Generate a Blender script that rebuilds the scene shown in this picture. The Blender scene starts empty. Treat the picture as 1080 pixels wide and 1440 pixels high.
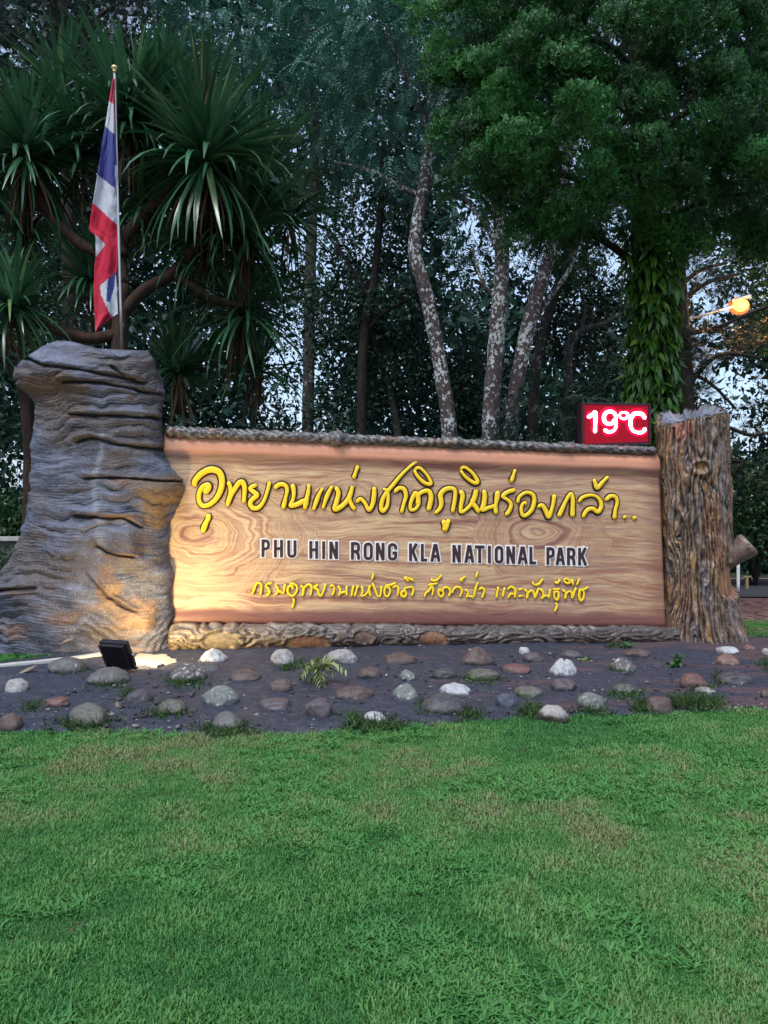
import bpy, math, random
import numpy as np
from mathutils import Vector, Matrix

random.seed(7)
RNG = np.random.default_rng(11)
scene = bpy.context.scene
COL = scene.collection
R = math.radians

# ------------------------------------------------------------ camera
F = 1082.0            # focal length in pixels of the 1080 x 1440 photograph
H = 1.5               # eye height
cam_d = bpy.data.cameras.new('camera')
cam = bpy.data.objects.new('camera', cam_d)
COL.objects.link(cam)
cam_d.sensor_fit = 'VERTICAL'
cam_d.sensor_height = 24.0
cam_d.sensor_width = 24.0
cam_d.lens = F / 1440 * 24.0
cam_d.clip_end = 500
cam.location = (0, 0, H)
cam.rotation_euler = (R(90), 0, 0)
scene.camera = cam

# ------------------------------------------------------------ world, sun, exposure
SUN_EL, SUN_AZ = R(60), R(208)      # soft evening light from behind and left of the camera
world = bpy.data.worlds.new('World')
scene.world = world
world.use_nodes = True
wn = world.node_tree
wn.nodes.clear()
sky = wn.nodes.new('ShaderNodeTexSky')
sky.sky_type = 'NISHITA'
sky.sun_disc = False
sky.sun_elevation = SUN_EL
sky.sun_rotation = SUN_AZ
sky.air_density = 1.0
sky.dust_density = 2.5
sky.ozone_density = 2.5
tintw = wn.nodes.new('ShaderNodeMix'); tintw.data_type = 'RGBA'
tintw.inputs['Factor'].default_value = 0.55
wn.links.new(sky.outputs['Color'], tintw.inputs[6])
tintw.inputs[7].default_value = (2.6, 3.3, 4.3, 1)        # even dusk overcast
bg = wn.nodes.new('ShaderNodeBackground')
bg.inputs['Strength'].default_value = 0.15
wo = wn.nodes.new('ShaderNodeOutputWorld')
wn.links.new(tintw.outputs[2], bg.inputs['Color'])
wn.links.new(bg.outputs[0], wo.inputs['Surface'])

sun_d = bpy.data.lights.new('sun', 'SUN')
sun_d.energy = 1.4
sun_d.angle = R(24)
sun_d.color = (0.97, 0.98, 1.0)
sun = bpy.data.objects.new('sun', sun_d)
COL.objects.link(sun)
sd = Vector((math.sin(SUN_AZ) * math.cos(SUN_EL), math.cos(SUN_AZ) * math.cos(SUN_EL), math.sin(SUN_EL)))
sun.rotation_euler = sd.to_track_quat('Z', 'Y').to_euler()
sun.location = (0, -5, 12)

scene.view_settings.view_transform = 'Standard'
scene.view_settings.look = 'None'
scene.view_settings.exposure = 0.9
scene.view_settings.gamma = 1
scene.view_settings.use_curve_mapping = False
scene.render.engine = 'CYCLES'

# ------------------------------------------------------------ helpers: numbers
def P(px, py, Y):
    return np.array([(px - 540) / F * Y, Y, H - (py - 720) / F * Y])

def hash3(ix, iy, iz, seed):
    n = (ix.astype(np.int64) * 374761393 + iy.astype(np.int64) * 668265263 +
         iz.astype(np.int64) * 2147483647 + seed * 974634777) & 0xFFFFFFFF
    n = ((n ^ (n >> 13)) * 1274126177) & 0xFFFFFFFF
    n = (n ^ (n >> 16)) & 0xFFFFFFFF
    return n / 4294967295.0

def vnoise(p, seed=0):
    p = np.asarray(p, dtype=float)
    i = np.floor(p).astype(np.int64); f = p - i
    f = f * f * (3 - 2 * f)
    out = 0
    for dx in (0, 1):
        for dy in (0, 1):
            for dz in (0, 1):
                w = (f[..., 0] if dx else 1 - f[..., 0]) * (f[..., 1] if dy else 1 - f[..., 1]) * (f[..., 2] if dz else 1 - f[..., 2])
                out = out + w * hash3(i[..., 0] + dx, i[..., 1] + dy, i[..., 2] + dz, seed)
    return out * 2 - 1

def fbm(p, octv=4, seed=0, gain=0.5):
    p = np.asarray(p, dtype=float); a = 1; s = 0; t = 0
    for k in range(octv):
        s = s + a * vnoise(p * (2 ** k), seed + k * 17); t += a; a *= gain
    return s / t

def V3(x, y, z):
    x, y, z = np.broadcast_arrays(x, y, z)
    return np.stack([x, y, z], axis=-1).astype(float)

def sstep(a, b, x):
    t = np.clip((x - a) / (b - a), 0, 1)
    return t * t * (3 - 2 * t)

def ground_z(x, y):
    return 0.07 * sstep(5.2, 7.9, y) * (1 - sstep(9.2, 11, y))

def G(px, py):
    """point on the ground seen at a pixel"""
    Y = H * F / (py - 720)
    for _ in range(8):
        x = (px - 540) / F * Y
        Y = (H - float(ground_z(x, Y))) * F / (py - 720)
    x = (px - 540) / F * Y
    return np.array([x, Y, float(ground_z(x, Y))])

# ------------------------------------------------------------ helpers: objects
def link(name, data, parent=None):
    o = bpy.data.objects.new(name, data)
    COL.objects.link(o)
    if parent is not None: o.parent = parent
    return o

def thing(name, label, cat, loc=(0, 0, 0), group=None):
    o = link(name, None)
    o.empty_display_size = 0.1
    o.location = loc
    o['label'] = label; o['category'] = cat
    if group: o['group'] = group
    return o

def tag(o, label, cat, group=None, kind=None):
    if label: o['label'] = label
    if cat: o['category'] = cat
    if group: o['group'] = group
    if kind: o['kind'] = kind
    return o

def mesh_np(name, verts, faces, mats, attrs=None, fmat=None, smooth=True, uv=None):
    """verts (n,3); faces (m,4) or (m,3) or list of lists"""
    me = bpy.data.meshes.new(name)
    verts = np.asarray(verts, dtype=np.float32)
    if isinstance(faces, np.ndarray):
        m, k = faces.shape
        me.vertices.add(len(verts)); me.vertices.foreach_set('co', verts.ravel())
        me.loops.add(m * k); me.loops.foreach_set('vertex_index', faces.astype(np.int32).ravel())
        me.polygons.add(m)
        me.polygons.foreach_set('loop_start', np.arange(0, m * k, k, dtype=np.int32))
        me.polygons.foreach_set('loop_total', np.full(m, k, dtype=np.int32))
    else:
        me.from_pydata([tuple(map(float, v)) for v in verts], [], [tuple(map(int, f)) for f in faces])
    if not isinstance(mats, (list, tuple)): mats = [mats]
    for m_ in mats: me.materials.append(m_)
    if fmat is not None: me.polygons.foreach_set('material_index', np.asarray(fmat, dtype=np.int32))
    if smooth is not None:
        me.polygons.foreach_set('use_smooth', np.full(len(me.polygons), bool(smooth)))
    if attrs:
        for an, arr in attrs.items():
            arr = np.asarray(arr, dtype=np.float32)
            if arr.ndim == 2:
                a = me.attributes.new(an, 'FLOAT_COLOR', 'POINT')
                c = np.ones((len(arr), 4), dtype=np.float32); c[:, :3] = arr[:, :3]
                a.data.foreach_set('color', c.ravel())
            else:
                a = me.attributes.new(an, 'FLOAT', 'POINT'); a.data.foreach_set('value', arr)
    if uv is not None:
        ul = me.uv_layers.new(name='UVMap')
        li = np.zeros(len(me.loops), dtype=np.int32); me.loops.foreach_get('vertex_index', li)
        ul.data.foreach_set('uv', np.asarray(uv, dtype=np.float32)[li].ravel())
    me.update(calc_edges=True)
    me.validate()
    return me

def part(name, parent, verts, faces, mats, **kw):
    """mesh in world coordinates, stored relative to its parent's origin"""
    org = np.array(world_loc(parent)) if parent is not None else np.zeros(3)
    me = mesh_np(name, np.asarray(verts, dtype=float) - org, faces, mats, **kw)
    return link(name, me, parent)

def world_loc(o):
    v = Vector((0, 0, 0))
    while o is not None:
        v = v + o.location; o = o.parent
    return v

def solo(name, label, cat, base, verts, faces, mats, group=None, kind=None, **kw):
    base = np.asarray(base, dtype=float)
    me = mesh_np(name, np.asarray(verts, dtype=float) - base, faces, mats, **kw)
    o = link(name, me); o.location = base
    return tag(o, label, cat, group, kind)

def grid_faces(nu, nv, wrap_u=False):
    a = np.arange(nu * nv).reshape(nv, nu)
    if wrap_u: a = np.concatenate([a, a[:, :1]], axis=1)
    return np.stack([a[:-1, :-1], a[:-1, 1:], a[1:, 1:], a[1:, :-1]], axis=-1).reshape(-1, 4)

def box(c, s, rot=None):
    c = np.array(c, dtype=float); s = np.array(s, dtype=float) / 2
    v = np.array([[x, y, z] for x in (-1, 1) for y in (-1, 1) for z in (-1, 1)]) * s
    if rot is not None: v = v @ np.array(rot).T
    f = [[0, 1, 3, 2], [4, 6, 7, 5], [0, 4, 5, 1], [2, 3, 7, 6], [0, 2, 6, 4], [1, 5, 7, 3]]
    return v + c, f

class Bag:
    def __init__(s): s.v = []; s.f = []; s.n = 0; s.m = []
    def add(s, vf, m=0):
        v, f = vf
        s.v.append(np.asarray(v, dtype=float))
        for q in (f.tolist() if isinstance(f, np.ndarray) else f):
            s.f.append([i + s.n for i in q]); s.m.append(m)
        s.n += len(v)
    def get(s): return np.concatenate(s.v), s.f

def smooth_path(pts, n):
    pts = np.asarray(pts, dtype=float)
    if len(pts) < 3:
        t = np.linspace(0, 1, n)[:, None]; return pts[0] * (1 - t) + pts[-1] * t
    d = np.concatenate([[0], np.cumsum(np.linalg.norm(np.diff(pts[:, :3] if pts.shape[1] > 3 else pts, axis=0), axis=1))])
    d /= d[-1]
    t = np.linspace(0, 1, n); out = np.zeros((n, pts.shape[1]))
    P0 = np.vstack([2 * pts[0] - pts[1], pts, 2 * pts[-1] - pts[-2]])
    for k, tt in enumerate(t):
        i = min(np.searchsorted(d, tt, side='right') - 1, len(pts) - 2); i = max(i, 0)
        u = (tt - d[i]) / max(d[i + 1] - d[i], 1e-9)
        a, b, c, e = P0[i], P0[i + 1], P0[i + 2], P0[i + 3]
        out[k] = 0.5 * ((2 * b) + (c - a) * u + (2 * a - 5 * b + 4 * c - e) * u * u + (-a + 3 * b - 3 * c + e) * u ** 3)
    return out

def tube(path, radii, seg=10, rough=0.0, seed=0, cap=True, sm=None, flare=None):
    path = np.asarray(path, dtype=float)
    if sm:
        pr = smooth_path(np.hstack([path, np.asarray(radii, dtype=float)[:, None]]), sm)
        path, radii = pr[:, :3], pr[:, 3]
    radii = np.broadcast_to(np.asarray(radii, dtype=float), (len(path),))
    T = np.gradient(path, axis=0); T /= np.linalg.norm(T, axis=1)[:, None] + 1e-12
    up = np.array([0, 1.0, 0]) if abs(T[0][1]) < 0.9 else np.array([1.0, 0, 0])
    vs = []
    a = np.linspace(0, 2 * math.pi, seg, endpoint=False)
    for k in range(len(path)):
        s = np.cross(T[k], up); s /= np.linalg.norm(s); w = np.cross(T[k], s); up = -w if False else up
        r = radii[k]
        ring = path[k] + r * (np.cos(a)[:, None] * s + np.sin(a)[:, None] * w)
        vs.append(ring)
    v = np.concatenate(vs)
    if rough:
        c = np.repeat(path, seg, axis=0); rr = np.repeat(radii, seg)
        dirn = v - c; dn = np.linalg.norm(dirn, axis=1)[:, None] + 1e-9
        v = c + dirn * (1 + rough * fbm(v * 6, 3, seed)[:, None])
    f = grid_faces(seg, len(path), True).tolist()
    if cap:
        f.append(list(range(seg))[::-1]); n = len(v) - seg; f.append([n + i for i in range(seg)])
    return v, f

def lathe(profile, seg=16):
    a = np.linspace(0, 2 * math.pi, seg, endpoint=False)
    v = np.concatenate([np.stack([r * np.cos(a), r * np.sin(a), np.full(seg, z)], 1) for r, z in profile])
    f = grid_faces(seg, len(profile), True).tolist()
    f.append(list(range(seg))[::-1]); n = len(v) - seg; f.append([n + i for i in range(seg)])
    return v, f

# ------------------------------------------------------------ helpers: materials
class NT:
    def __init__(s, name):
        s.m = bpy.data.materials.new(name); s.m.use_nodes = True
        s.t = s.m.node_tree; s.t.nodes.clear()
        s.out = s.t.nodes.new('ShaderNodeOutputMaterial')
        s.p = s.t.nodes.new('ShaderNodeBsdfPrincipled')
        s.t.links.new(s.p.outputs[0], s.out.inputs[0])
    def n(s, typ, **kw):
        nd = s.t.nodes.new('ShaderNode' + typ)
        for k, v in kw.items(): setattr(nd, k, v)
        return nd
    def put(s, sock, v):
        if v is None: return
        if hasattr(v, 'is_output') or isinstance(v, bpy.types.NodeSocket): s.t.links.new(v, sock)
        elif isinstance(v, (tuple, list)) and len(v) == 3 and sock.type == 'RGBA': sock.default_value = (*v, 1)
        else: sock.default_value = v
    def math(s, op, a, b=0.0, c=None, clamp=False):
        nd = s.n('Math', operation=op, use_clamp=clamp)
        s.put(nd.inputs[0], a); s.put(nd.inputs[1], b)
        if c is not None: s.put(nd.inputs[2], c)
        return nd.outputs[0]
    def mix(s, f, a, b, blend='MIX'):
        nd = s.n('Mix', data_type='RGBA', blend_type=blend)
        s.put(nd.inputs[0], f); s.put(nd.inputs[6], a); s.put(nd.inputs[7], b)
        return nd.outputs[2]
    def noise(s, vec=None, scale=5, detail=3, rough=0.5, dist=0.0):
        nd = s.n('TexNoise'); nd.inputs['Scale'].default_value = scale
        nd.inputs['Detail'].default_value = detail; nd.inputs['Roughness'].default_value = rough
        nd.inputs['Distortion'].default_value = dist
        if vec is not None: s.t.links.new(vec, nd.inputs['Vector'])
        return nd.outputs['Fac']
    def ramp(s, f, stops, interp='LINEAR'):
        nd = s.n('ValToRGB'); cr = nd.color_ramp; cr.interpolation = interp
        while len(cr.elements) < len(stops): cr.elements.new(0.5)
        for e, (p, c) in zip(cr.elements, stops):
            e.position = p; e.color = (*c, 1) if len(c) == 3 else c
        s.t.links.new(f, nd.inputs[0]); return nd.outputs[0]
    def smooth(s, f, a, b):
        nd = s.n('MapRange', interpolation_type='SMOOTHSTEP')
        s.put(nd.inputs[0], f); nd.inputs[1].default_value = a; nd.inputs[2].default_value = b
        return nd.outputs[0]
    def coord(s, kind='Object'): return s.n('TexCoord').outputs[kind]
    def scale(s, vec, sc):
        nd = s.n('Mapping'); nd.inputs['Scale'].default_value = sc; s.t.links.new(vec, nd.inputs[0]); return nd.outputs[0]
    def attr(s, name, out='Fac'):
        nd = s.n('Attribute', attribute_name=name); return nd.outputs[out]
    def base(s, c): s.put(s.p.inputs['Base Color'], c)
    def rough(s, v): s.put(s.p.inputs['Roughness'], v)
    def spec(s, v): s.p.inputs['Specular IOR Level'].default_value = v
    def bump(s, h, strength=0.5, dist=0.01):
        nd = s.n('Bump'); nd.inputs['Strength'].default_value = strength; nd.inputs['Distance'].default_value = dist
        s.t.links.new(h, nd.inputs['Height']); s.t.links.new(nd.outputs[0], s.p.inputs['Normal'])

def plain(name, col, rough=0.6, spec=0.4, metal=0.0, var=0.15, sc=20):
    t = NT(name); v = t.noise(t.coord(), sc, 4)
    t.base(t.mix(v, tuple(c * (1 - var) for c in col), tuple(min(1, c * (1 + var)) for c in col)))
    t.rough(rough); t.spec(spec); t.p.inputs['Metallic'].default_value = metal
    t.bump(t.noise(t.coord(), sc * 4, 3), 0.15, 0.003)
    return t.m

def emit(name, col, s):
    t = NT(name); t.base((0.01, 0.01, 0.01)); t.spec(0.05)
    t.p.inputs['Emission Color'].default_value = (*col, 1); t.p.inputs['Emission Strength'].default_value = s
    return t.m

def leafmat(name, a, b, c=None, rough=0.5, spec=0.35, trans=0.15):
    """tint attribute runs a -> b (-> c) from leaf to leaf"""
    t = NT(name)
    st = [(0.0, a), (0.7, b)] + ([(1.0, c)] if c else [])
    col = t.ramp(t.attr('tint'), st)
    v = t.noise(t.coord(), 3.0, 3)
    col = t.mix(t.smooth(v, 0.3, 0.7), t.mix(0.35, col, (0.0, 0.0, 0.0)), col)
    t.base(col); t.rough(rough); t.spec(spec)
    if trans:
        tr = t.n('BsdfTranslucent'); t.put(tr.inputs[0], col)
        mx = t.n('MixShader'); mx.inputs[0].default_value = trans
        t.t.links.new(t.p.outputs[0], mx.inputs[1]); t.t.links.new(tr.outputs[0], mx.inputs[2])
        t.t.links.new(mx.outputs[0], t.out.inputs[0])
    return t.m

M = {}
M['leaf_dark'] = leafmat('shaded_forest_leaf', (0.010, 0.034, 0.020), (0.026, 0.078, 0.046), (0.06, 0.14, 0.08))  # canopy shade on the lower woods is put into this dark leaf colour
M['leaf_blue'] = leafmat('feathery_leaf', (0.03, 0.10, 0.075), (0.075, 0.22, 0.155), (0.15, 0.36, 0.25))
M['leaf_mid'] = leafmat('mid_green_leaf', (0.015, 0.048, 0.018), (0.04, 0.11, 0.036), (0.08, 0.17, 0.06))
M['leaf_wood'] = leafmat('distant_wood_leaf', (0.012, 0.042, 0.030), (0.032, 0.105, 0.072), (0.07, 0.19, 0.13))
M['needle'] = leafmat('pine_needle', (0.010, 0.020, 0.014), (0.022, 0.042, 0.028), (0.04, 0.07, 0.045), trans=0.05)
M['conifer'] = leafmat('conifer_spray', (0.010, 0.052, 0.012), (0.032, 0.17, 0.026), (0.085, 0.31, 0.05), trans=0.1)
M['dracaena'] = leafmat('dracaena_blade', (0.022, 0.085, 0.036), (0.062, 0.19, 0.082), (0.19, 0.31, 0.12), rough=0.28, spec=0.9, trans=0.1)
M['dead_leaf'] = leafmat('dead_dracaena_blade', (0.05, 0.026, 0.014), (0.12, 0.06, 0.032), (0.2, 0.13, 0.06), rough=0.7, spec=0.2)
M['vine'] = leafmat('vine_leaf', (0.035, 0.12, 0.012), (0.10, 0.25, 0.022), (0.26, 0.34, 0.04), rough=0.35, spec=0.5)
M['grass'] = None
M['sprout'] = leafmat('sprout_leaf', (0.03, 0.10, 0.03), (0.07, 0.19, 0.06), (0.12, 0.25, 0.09), rough=0.4)
M['fern'] = leafmat('fern_leaf', (0.12, 0.19, 0.05), (0.25, 0.33, 0.11), (0.36, 0.42, 0.17), rough=0.5)
M['moss'] = leafmat('moss_blade', (0.02, 0.05, 0.012), (0.05, 0.11, 0.025), (0.09, 0.16, 0.05), rough=0.8)
M['drygrass'] = leafmat('dry_stalk', (0.15, 0.11, 0.07), (0.25, 0.2, 0.12), (0.35, 0.28, 0.18), rough=0.8)

def barkmat(name, dark, light, lichen=None, amt=0.55, stretch=(9, 9, 2.2), lsc=7.5):
    t = NT(name); co = t.coord()
    g = t.noise(t.scale(co, stretch), 2.2, 6, 0.6, 0.4)
    col = t.ramp(g, [(0.3, dark), (0.7, light)])
    if lichen:
        l = t.noise(t.scale(co, (1, 1, 0.75)), lsc, 5, 0.62)
        l2 = t.noise(co, 2.0, 2)
        l = t.math('ADD', l, t.math('MULTIPLY', t.math('SUBTRACT', l2, 0.5), 0.35))
        col = t.mix(t.smooth(l, amt, amt + 0.05), col, lichen)
    t.base(col); t.rough(0.85); t.spec(0.25)
    t.bump(g, 0.8, 0.02)
    return t.m
M['bark_pale'] = barkmat('mottled_pale_bark', (0.045, 0.034, 0.035), (0.105, 0.082, 0.08), (0.50, 0.53, 0.53), 0.535, lsc=20)
M['bark_grey'] = barkmat('dim_grey_bark', (0.022, 0.02, 0.019), (0.06, 0.055, 0.05), (0.2, 0.22, 0.21), 0.6, lsc=12)
M['bark_dark'] = barkmat('dark_bark', (0.012, 0.01, 0.009), (0.035, 0.027, 0.022))
M['bark_red'] = barkmat('ruddy_bark', (0.018, 0.010, 0.008), (0.065, 0.034, 0.023), (0.2, 0.2, 0.15), 0.66)

def paintmat(name, rough_lo, rough_hi, sc=14, bump=0.5, dist=0.01, spec=0.45):
    """surface whose paint is stored as a colour attribute, broken up by fine grain"""
    t = NT(name); co = t.coord()
    c = t.attr('paint', 'Color')
    n1 = t.noise(co, sc, 6, 0.6)
    c = t.mix(t.smooth(n1, 0.3, 0.72), t.mix(0.42, c, (0.02, 0.018, 0.02)), c)
    n2 = t.noise(co, sc * 4, 4)
    c = t.mix(t.math('MULTIPLY', t.smooth(n2, 0.55, 0.75), 0.25), c, (0.5, 0.5, 0.52))
    t.base(c); t.spec(spec)
    t.rough(t.math('MULTIPLY_ADD', n1, rough_hi - rough_lo, rough_lo))
    t.bump(t.math('ADD', n1, t.math('MULTIPLY', n2, 0.4)), bump, dist)
    return t.m
M['pillar'] = paintmat('painted_concrete_stump', 0.35, 0.75, 16, 0.9, 0.014)
M['post'] = paintmat('painted_concrete_bark', 0.25, 0.55, 22, 0.4, 0.008, 0.6)
M['log'] = paintmat('painted_log', 0.25, 0.5, 26, 0.4, 0.006, 0.5)

def groundmat():
    t = NT('lawn_soil'); co = t.coord()
    n = t.noise(co, 0.9, 5, 0.6); f = t.noise(co, 60, 3)
    c = t.ramp(n, [(0.3, (0.035, 0.06, 0.025)), (0.5, (0.07, 0.085, 0.04)), (0.72, (0.12, 0.10, 0.06))])
    c = t.mix(t.smooth(f, 0.35, 0.7), t.mix(0.5, c, (0.01, 0.01, 0.008)), c)
    t.base(c); t.rough(0.95); t.spec(0.1); t.bump(f, 0.8, 0.02)
    return t.m
M['ground'] = groundmat()

def bedmat():
    t = NT('damp_dark_soil'); co = t.coord()
    a = t.noise(co, 1.3, 5, 0.6); b = t.noise(co, 14, 6, 0.7); c3 = t.noise(t.scale(co, (0.8, 3, 1)), 1.1, 3)
    col = t.ramp(b, [(0.25, (0.014, 0.017, 0.026)), (0.55, (0.034, 0.040, 0.062)), (0.8, (0.09, 0.095, 0.12))])
    xyz = t.n('SeparateXYZ'); t.t.links.new(co, xyz.inputs[0])
    rx = t.math('ADD', c3, t.math('MULTIPLY', t.math('SUBTRACT', xyz.outputs[0], 0.6), 0.05))
    col = t.mix(t.math('MULTIPLY', t.smooth(rx, 0.58, 0.7), 0.5), col, (0.12, 0.062, 0.06))
    col = t.mix(t.math('MULTIPLY', t.smooth(a, 0.6, 0.72), 0.3), col, (0.14, 0.13, 0.12))
    sp = t.noise(co, 90, 2)
    col = t.mix(t.math('MULTIPLY', t.smooth(sp, 0.66, 0.72), 0.6), col, (0.22, 0.2, 0.19))
    t.base(col); t.rough(t.math('MULTIPLY_ADD', a, 0.5, 0.35)); t.spec(0.35)
    t.bump(t.math('ADD', b, t.math('MULTIPLY', sp, 0.3)), 0.8, 0.02)
    return t.m
M['bed'] = bedmat()
M['kerb'] = plain('pale_concrete', (0.42, 0.41, 0.38), 0.8, 0.2, var=0.3, sc=9)
M['asphalt'] = plain('asphalt', (0.055, 0.055, 0.062), 0.85, 0.2, var=0.3, sc=6)
M['roadline'] = plain('road_line_paint', (0.5, 0.5, 0.48), 0.7, 0.2)

def littermat():
    t = NT('red_leaf_litter'); co = t.coord()
    n = t.n('TexVoronoi'); n.inputs['Scale'].default_value = 14; t.t.links.new(t.scale(co, (1, 1, 1)), n.inputs['Vector'])
    c = t.mix(t.n('SeparateXYZ').outputs[0], (0, 0, 0), (0, 0, 0))
    sx = t.n('SeparateColor'); t.t.links.new(n.outputs['Color'], sx.inputs[0])
    c = t.ramp(sx.outputs[0], [(0.0, (0.05, 0.022, 0.018)), (0.5, (0.16, 0.07, 0.055)), (1.0, (0.3, 0.16, 0.12))])
    t.base(c); t.rough(0.9); t.bump(n.outputs['Distance'], 0.8, 0.03)
    return t.m
M['litter'] = littermat()

def rockmat(name, a, b, speck=None, samt=0.62, moss=0.0, top=None):
    t = NT(name); co = t.coord()
    n = t.noise(co, 7, 6, 0.65); n2 = t.noise(co, 34, 4, 0.6)
    c = t.ramp(n, [(0.32, a), (0.68, b)])
    if top:
        s = t.n('SeparateXYZ'); t.t.links.new(co, s.inputs[0])
        h = t.math('ADD', s.outputs[2], t.math('MULTIPLY', t.math('SUBTRACT', n, 0.5), 0.12))
        c = t.mix(t.smooth(h, 0.035, 0.07), c, top)
    if speck: c = t.mix(t.smooth(t.math('ADD', n2, t.math('MULTIPLY', t.math('SUBTRACT', n, 0.5), 0.5)), samt, samt + 0.07), c, speck)
    c = t.mix(t.math('MULTIPLY', t.smooth(n2, 0.5, 0.3), 0.4), c, (0.02, 0.018, 0.016))
    s = t.n('SeparateXYZ'); t.t.links.new(co, s.inputs[0])
    h = t.math('ADD', s.outputs[2], t.math('MULTIPLY', t.math('SUBTRACT', n, 0.5), 0.16))
    dirt = t.noise(co, 11, 5, 0.7, 0.5)
    c = t.mix(t.math('MULTIPLY', t.smooth(dirt, 0.5, 0.66), 0.6), c, (0.055, 0.05, 0.052))
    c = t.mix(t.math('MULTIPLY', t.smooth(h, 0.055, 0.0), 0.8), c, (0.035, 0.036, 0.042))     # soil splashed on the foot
    if moss: c = t.mix(t.math('MULTIPLY', t.smooth(h, moss + 0.03, moss - 0.01), 0.85), c, (0.035, 0.06, 0.018))
    t.base(c); t.rough(t.math('MULTIPLY_ADD', n, 0.4, 0.35)); t.spec(0.35)
    t.bump(t.math('ADD', n2, n), 0.5, 0.01)
    return t.m
WH = (0.42, 0.42, 0.41)
M['r_pale'] = rockmat('pale_cobble', (0.19, 0.18, 0.175), (0.38, 0.37, 0.36))
M['r_white'] = rockmat('white_cobble', (0.26, 0.265, 0.27), (0.5, 0.5, 0.51))
M['r_grey'] = rockmat('grey_cobble', (0.06, 0.057, 0.057), (0.16, 0.15, 0.145), WH, 0.68)
M['r_purple'] = rockmat('purple_grey_cobble', (0.06, 0.048, 0.056), (0.13, 0.105, 0.115), WH, 0.70)
M['r_dark'] = rockmat('dark_cobble', (0.035, 0.035, 0.04), (0.10, 0.095, 0.1), WH, 0.66)
M['r_speck'] = rockmat('speckled_cobble', (0.06, 0.055, 0.055), (0.14, 0.12, 0.12), WH, 0.55, moss=0.03)
M['r_brown'] = rockmat('brown_cobble', (0.06, 0.038, 0.034), (0.14, 0.098, 0.088), WH, 0.69)
M['r_red'] = rockmat('red_cobble', (0.09, 0.045, 0.04), (0.18, 0.09, 0.078))
M['r_orange'] = rockmat('orange_cobble', (0.12, 0.07, 0.055), (0.24, 0.14, 0.105), WH, 0.68)
M['r_green'] = rockmat('greenish_cobble', (0.09, 0.105, 0.095), (0.21, 0.225, 0.205), WH, 0.6)
M['r_moss'] = rockmat('mossy_cobble', (0.06, 0.06, 0.05), (0.16, 0.15, 0.13), WH, 0.66, moss=0.035)
M['r_capped'] = rockmat('white_capped_cobble', (0.05, 0.03, 0.024), (0.11, 0.07, 0.055), top=(0.3, 0.28, 0.26))
M['r_bluish'] = rockmat('blue_black_cobble', (0.03, 0.036, 0.05), (0.08, 0.095, 0.13), WH, 0.7)

M['yellow'] = plain('yellow_paint', (0.95, 0.62, 0.02), 0.35, 0.5, var=0.08, sc=10)
M['outline'] = plain('dark_brown_paint', (0.04, 0.012, 0.005), 0.6, 0.3)
M['letter_dark'] = plain('maroon_black_paint', (0.045, 0.018, 0.02), 0.45, 0.4)
M['letter_white'] = plain('white_paint', (0.82, 0.79, 0.76), 0.5, 0.4, var=0.05)
M['black'] = plain('black_enamel', (0.012, 0.012, 0.016), 0.35, 0.5, var=0.2)
M['metal'] = plain('dull_steel', (0.45, 0.45, 0.46), 0.3, 0.5, metal=0.8, var=0.1)
M['rust'] = plain('dark_red_housing', (0.035, 0.006, 0.012), 0.4, 0.5)

# ------------------------------------------------------------ ground, bed, road
n = 160
gx = np.concatenate([np.linspace(-160, -12, 30), np.linspace(-11, 11, 90), np.linspace(12, 160, 30)])
gy = np.concatenate([np.linspace(-40, -2, 12), np.linspace(-1, 13, 90), np.linspace(14, 240, 40)])
X, Y_ = np.meshgrid(gx, gy)
Z = ground_z(X, Y_) + 0.008 * fbm(V3(X * 1.5, Y_ * 1.5, 0), 3, 5)
v = V3(X, Y_, Z).reshape(-1, 3)
g = link('ground', mesh_np('ground', v, grid_faces(len(gx), len(gy)), M['ground']))
g['kind'] = 'structure'

FRONT = [(-500, 1045), (-100, 1038), (0, 1034), (100, 1032), (200, 1034), (300, 1034), (400, 1037), (500, 1030), (560, 1027),
         (640, 1018), (740, 1014), (800, 1011), (900, 1008), (1000, 1004), (1080, 1003), (1200, 1001), (1500, 1000)]
BACK = [(-500, 990), (-100, 948), (0, 942), (80, 932), (140, 922), (240, 908), (400, 903), (1000, 903), (1080, 906), (1200, 912), (1500, 930)]
fx = [p[0] for p in FRONT]; fy = [p[1] for p in FRONT]; bx_ = [p[0] for p in BACK]; by_ = [p[1] for p in BACK]
nu, nv = 260, 70
pu = np.linspace(-480, 1480, nu)
vv = []
for k in range(nv):
    t = k / (nv - 1)
    for u in pu:
        yf = 1623 / (np.interp(u, fx, fy) - 720); yb = 1623 / (np.interp(u, bx_, by_) - 720)
        yy = yf + (yb - yf) * t
        vv.append((u, yy, t))
vv = np.array(vv)
x = (vv[:, 0] - 540) / F * vv[:, 1]; y = vv[:, 1]
z0 = ground_z(x, y)
edge = sstep(0, 0.06, vv[:, 2]) * sstep(1.0, 0.94, vv[:, 2])
y = y + (1 - edge) * 0.05 * fbm(V3(x * 3, y * 3, 1), 3, 9)
z = z0 + 0.012 + edge * (0.018 + 0.022 * fbm(V3(x * 1.7, y * 1.7, 2), 4, 21) + 0.008 * fbm(V3(x * 12, y * 12, 2), 3, 31))
o = link('planting_bed', mesh_np('planting_bed', V3(x, y, z), grid_faces(nu, nv), M['bed']))
o['kind'] = 'structure'

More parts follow.
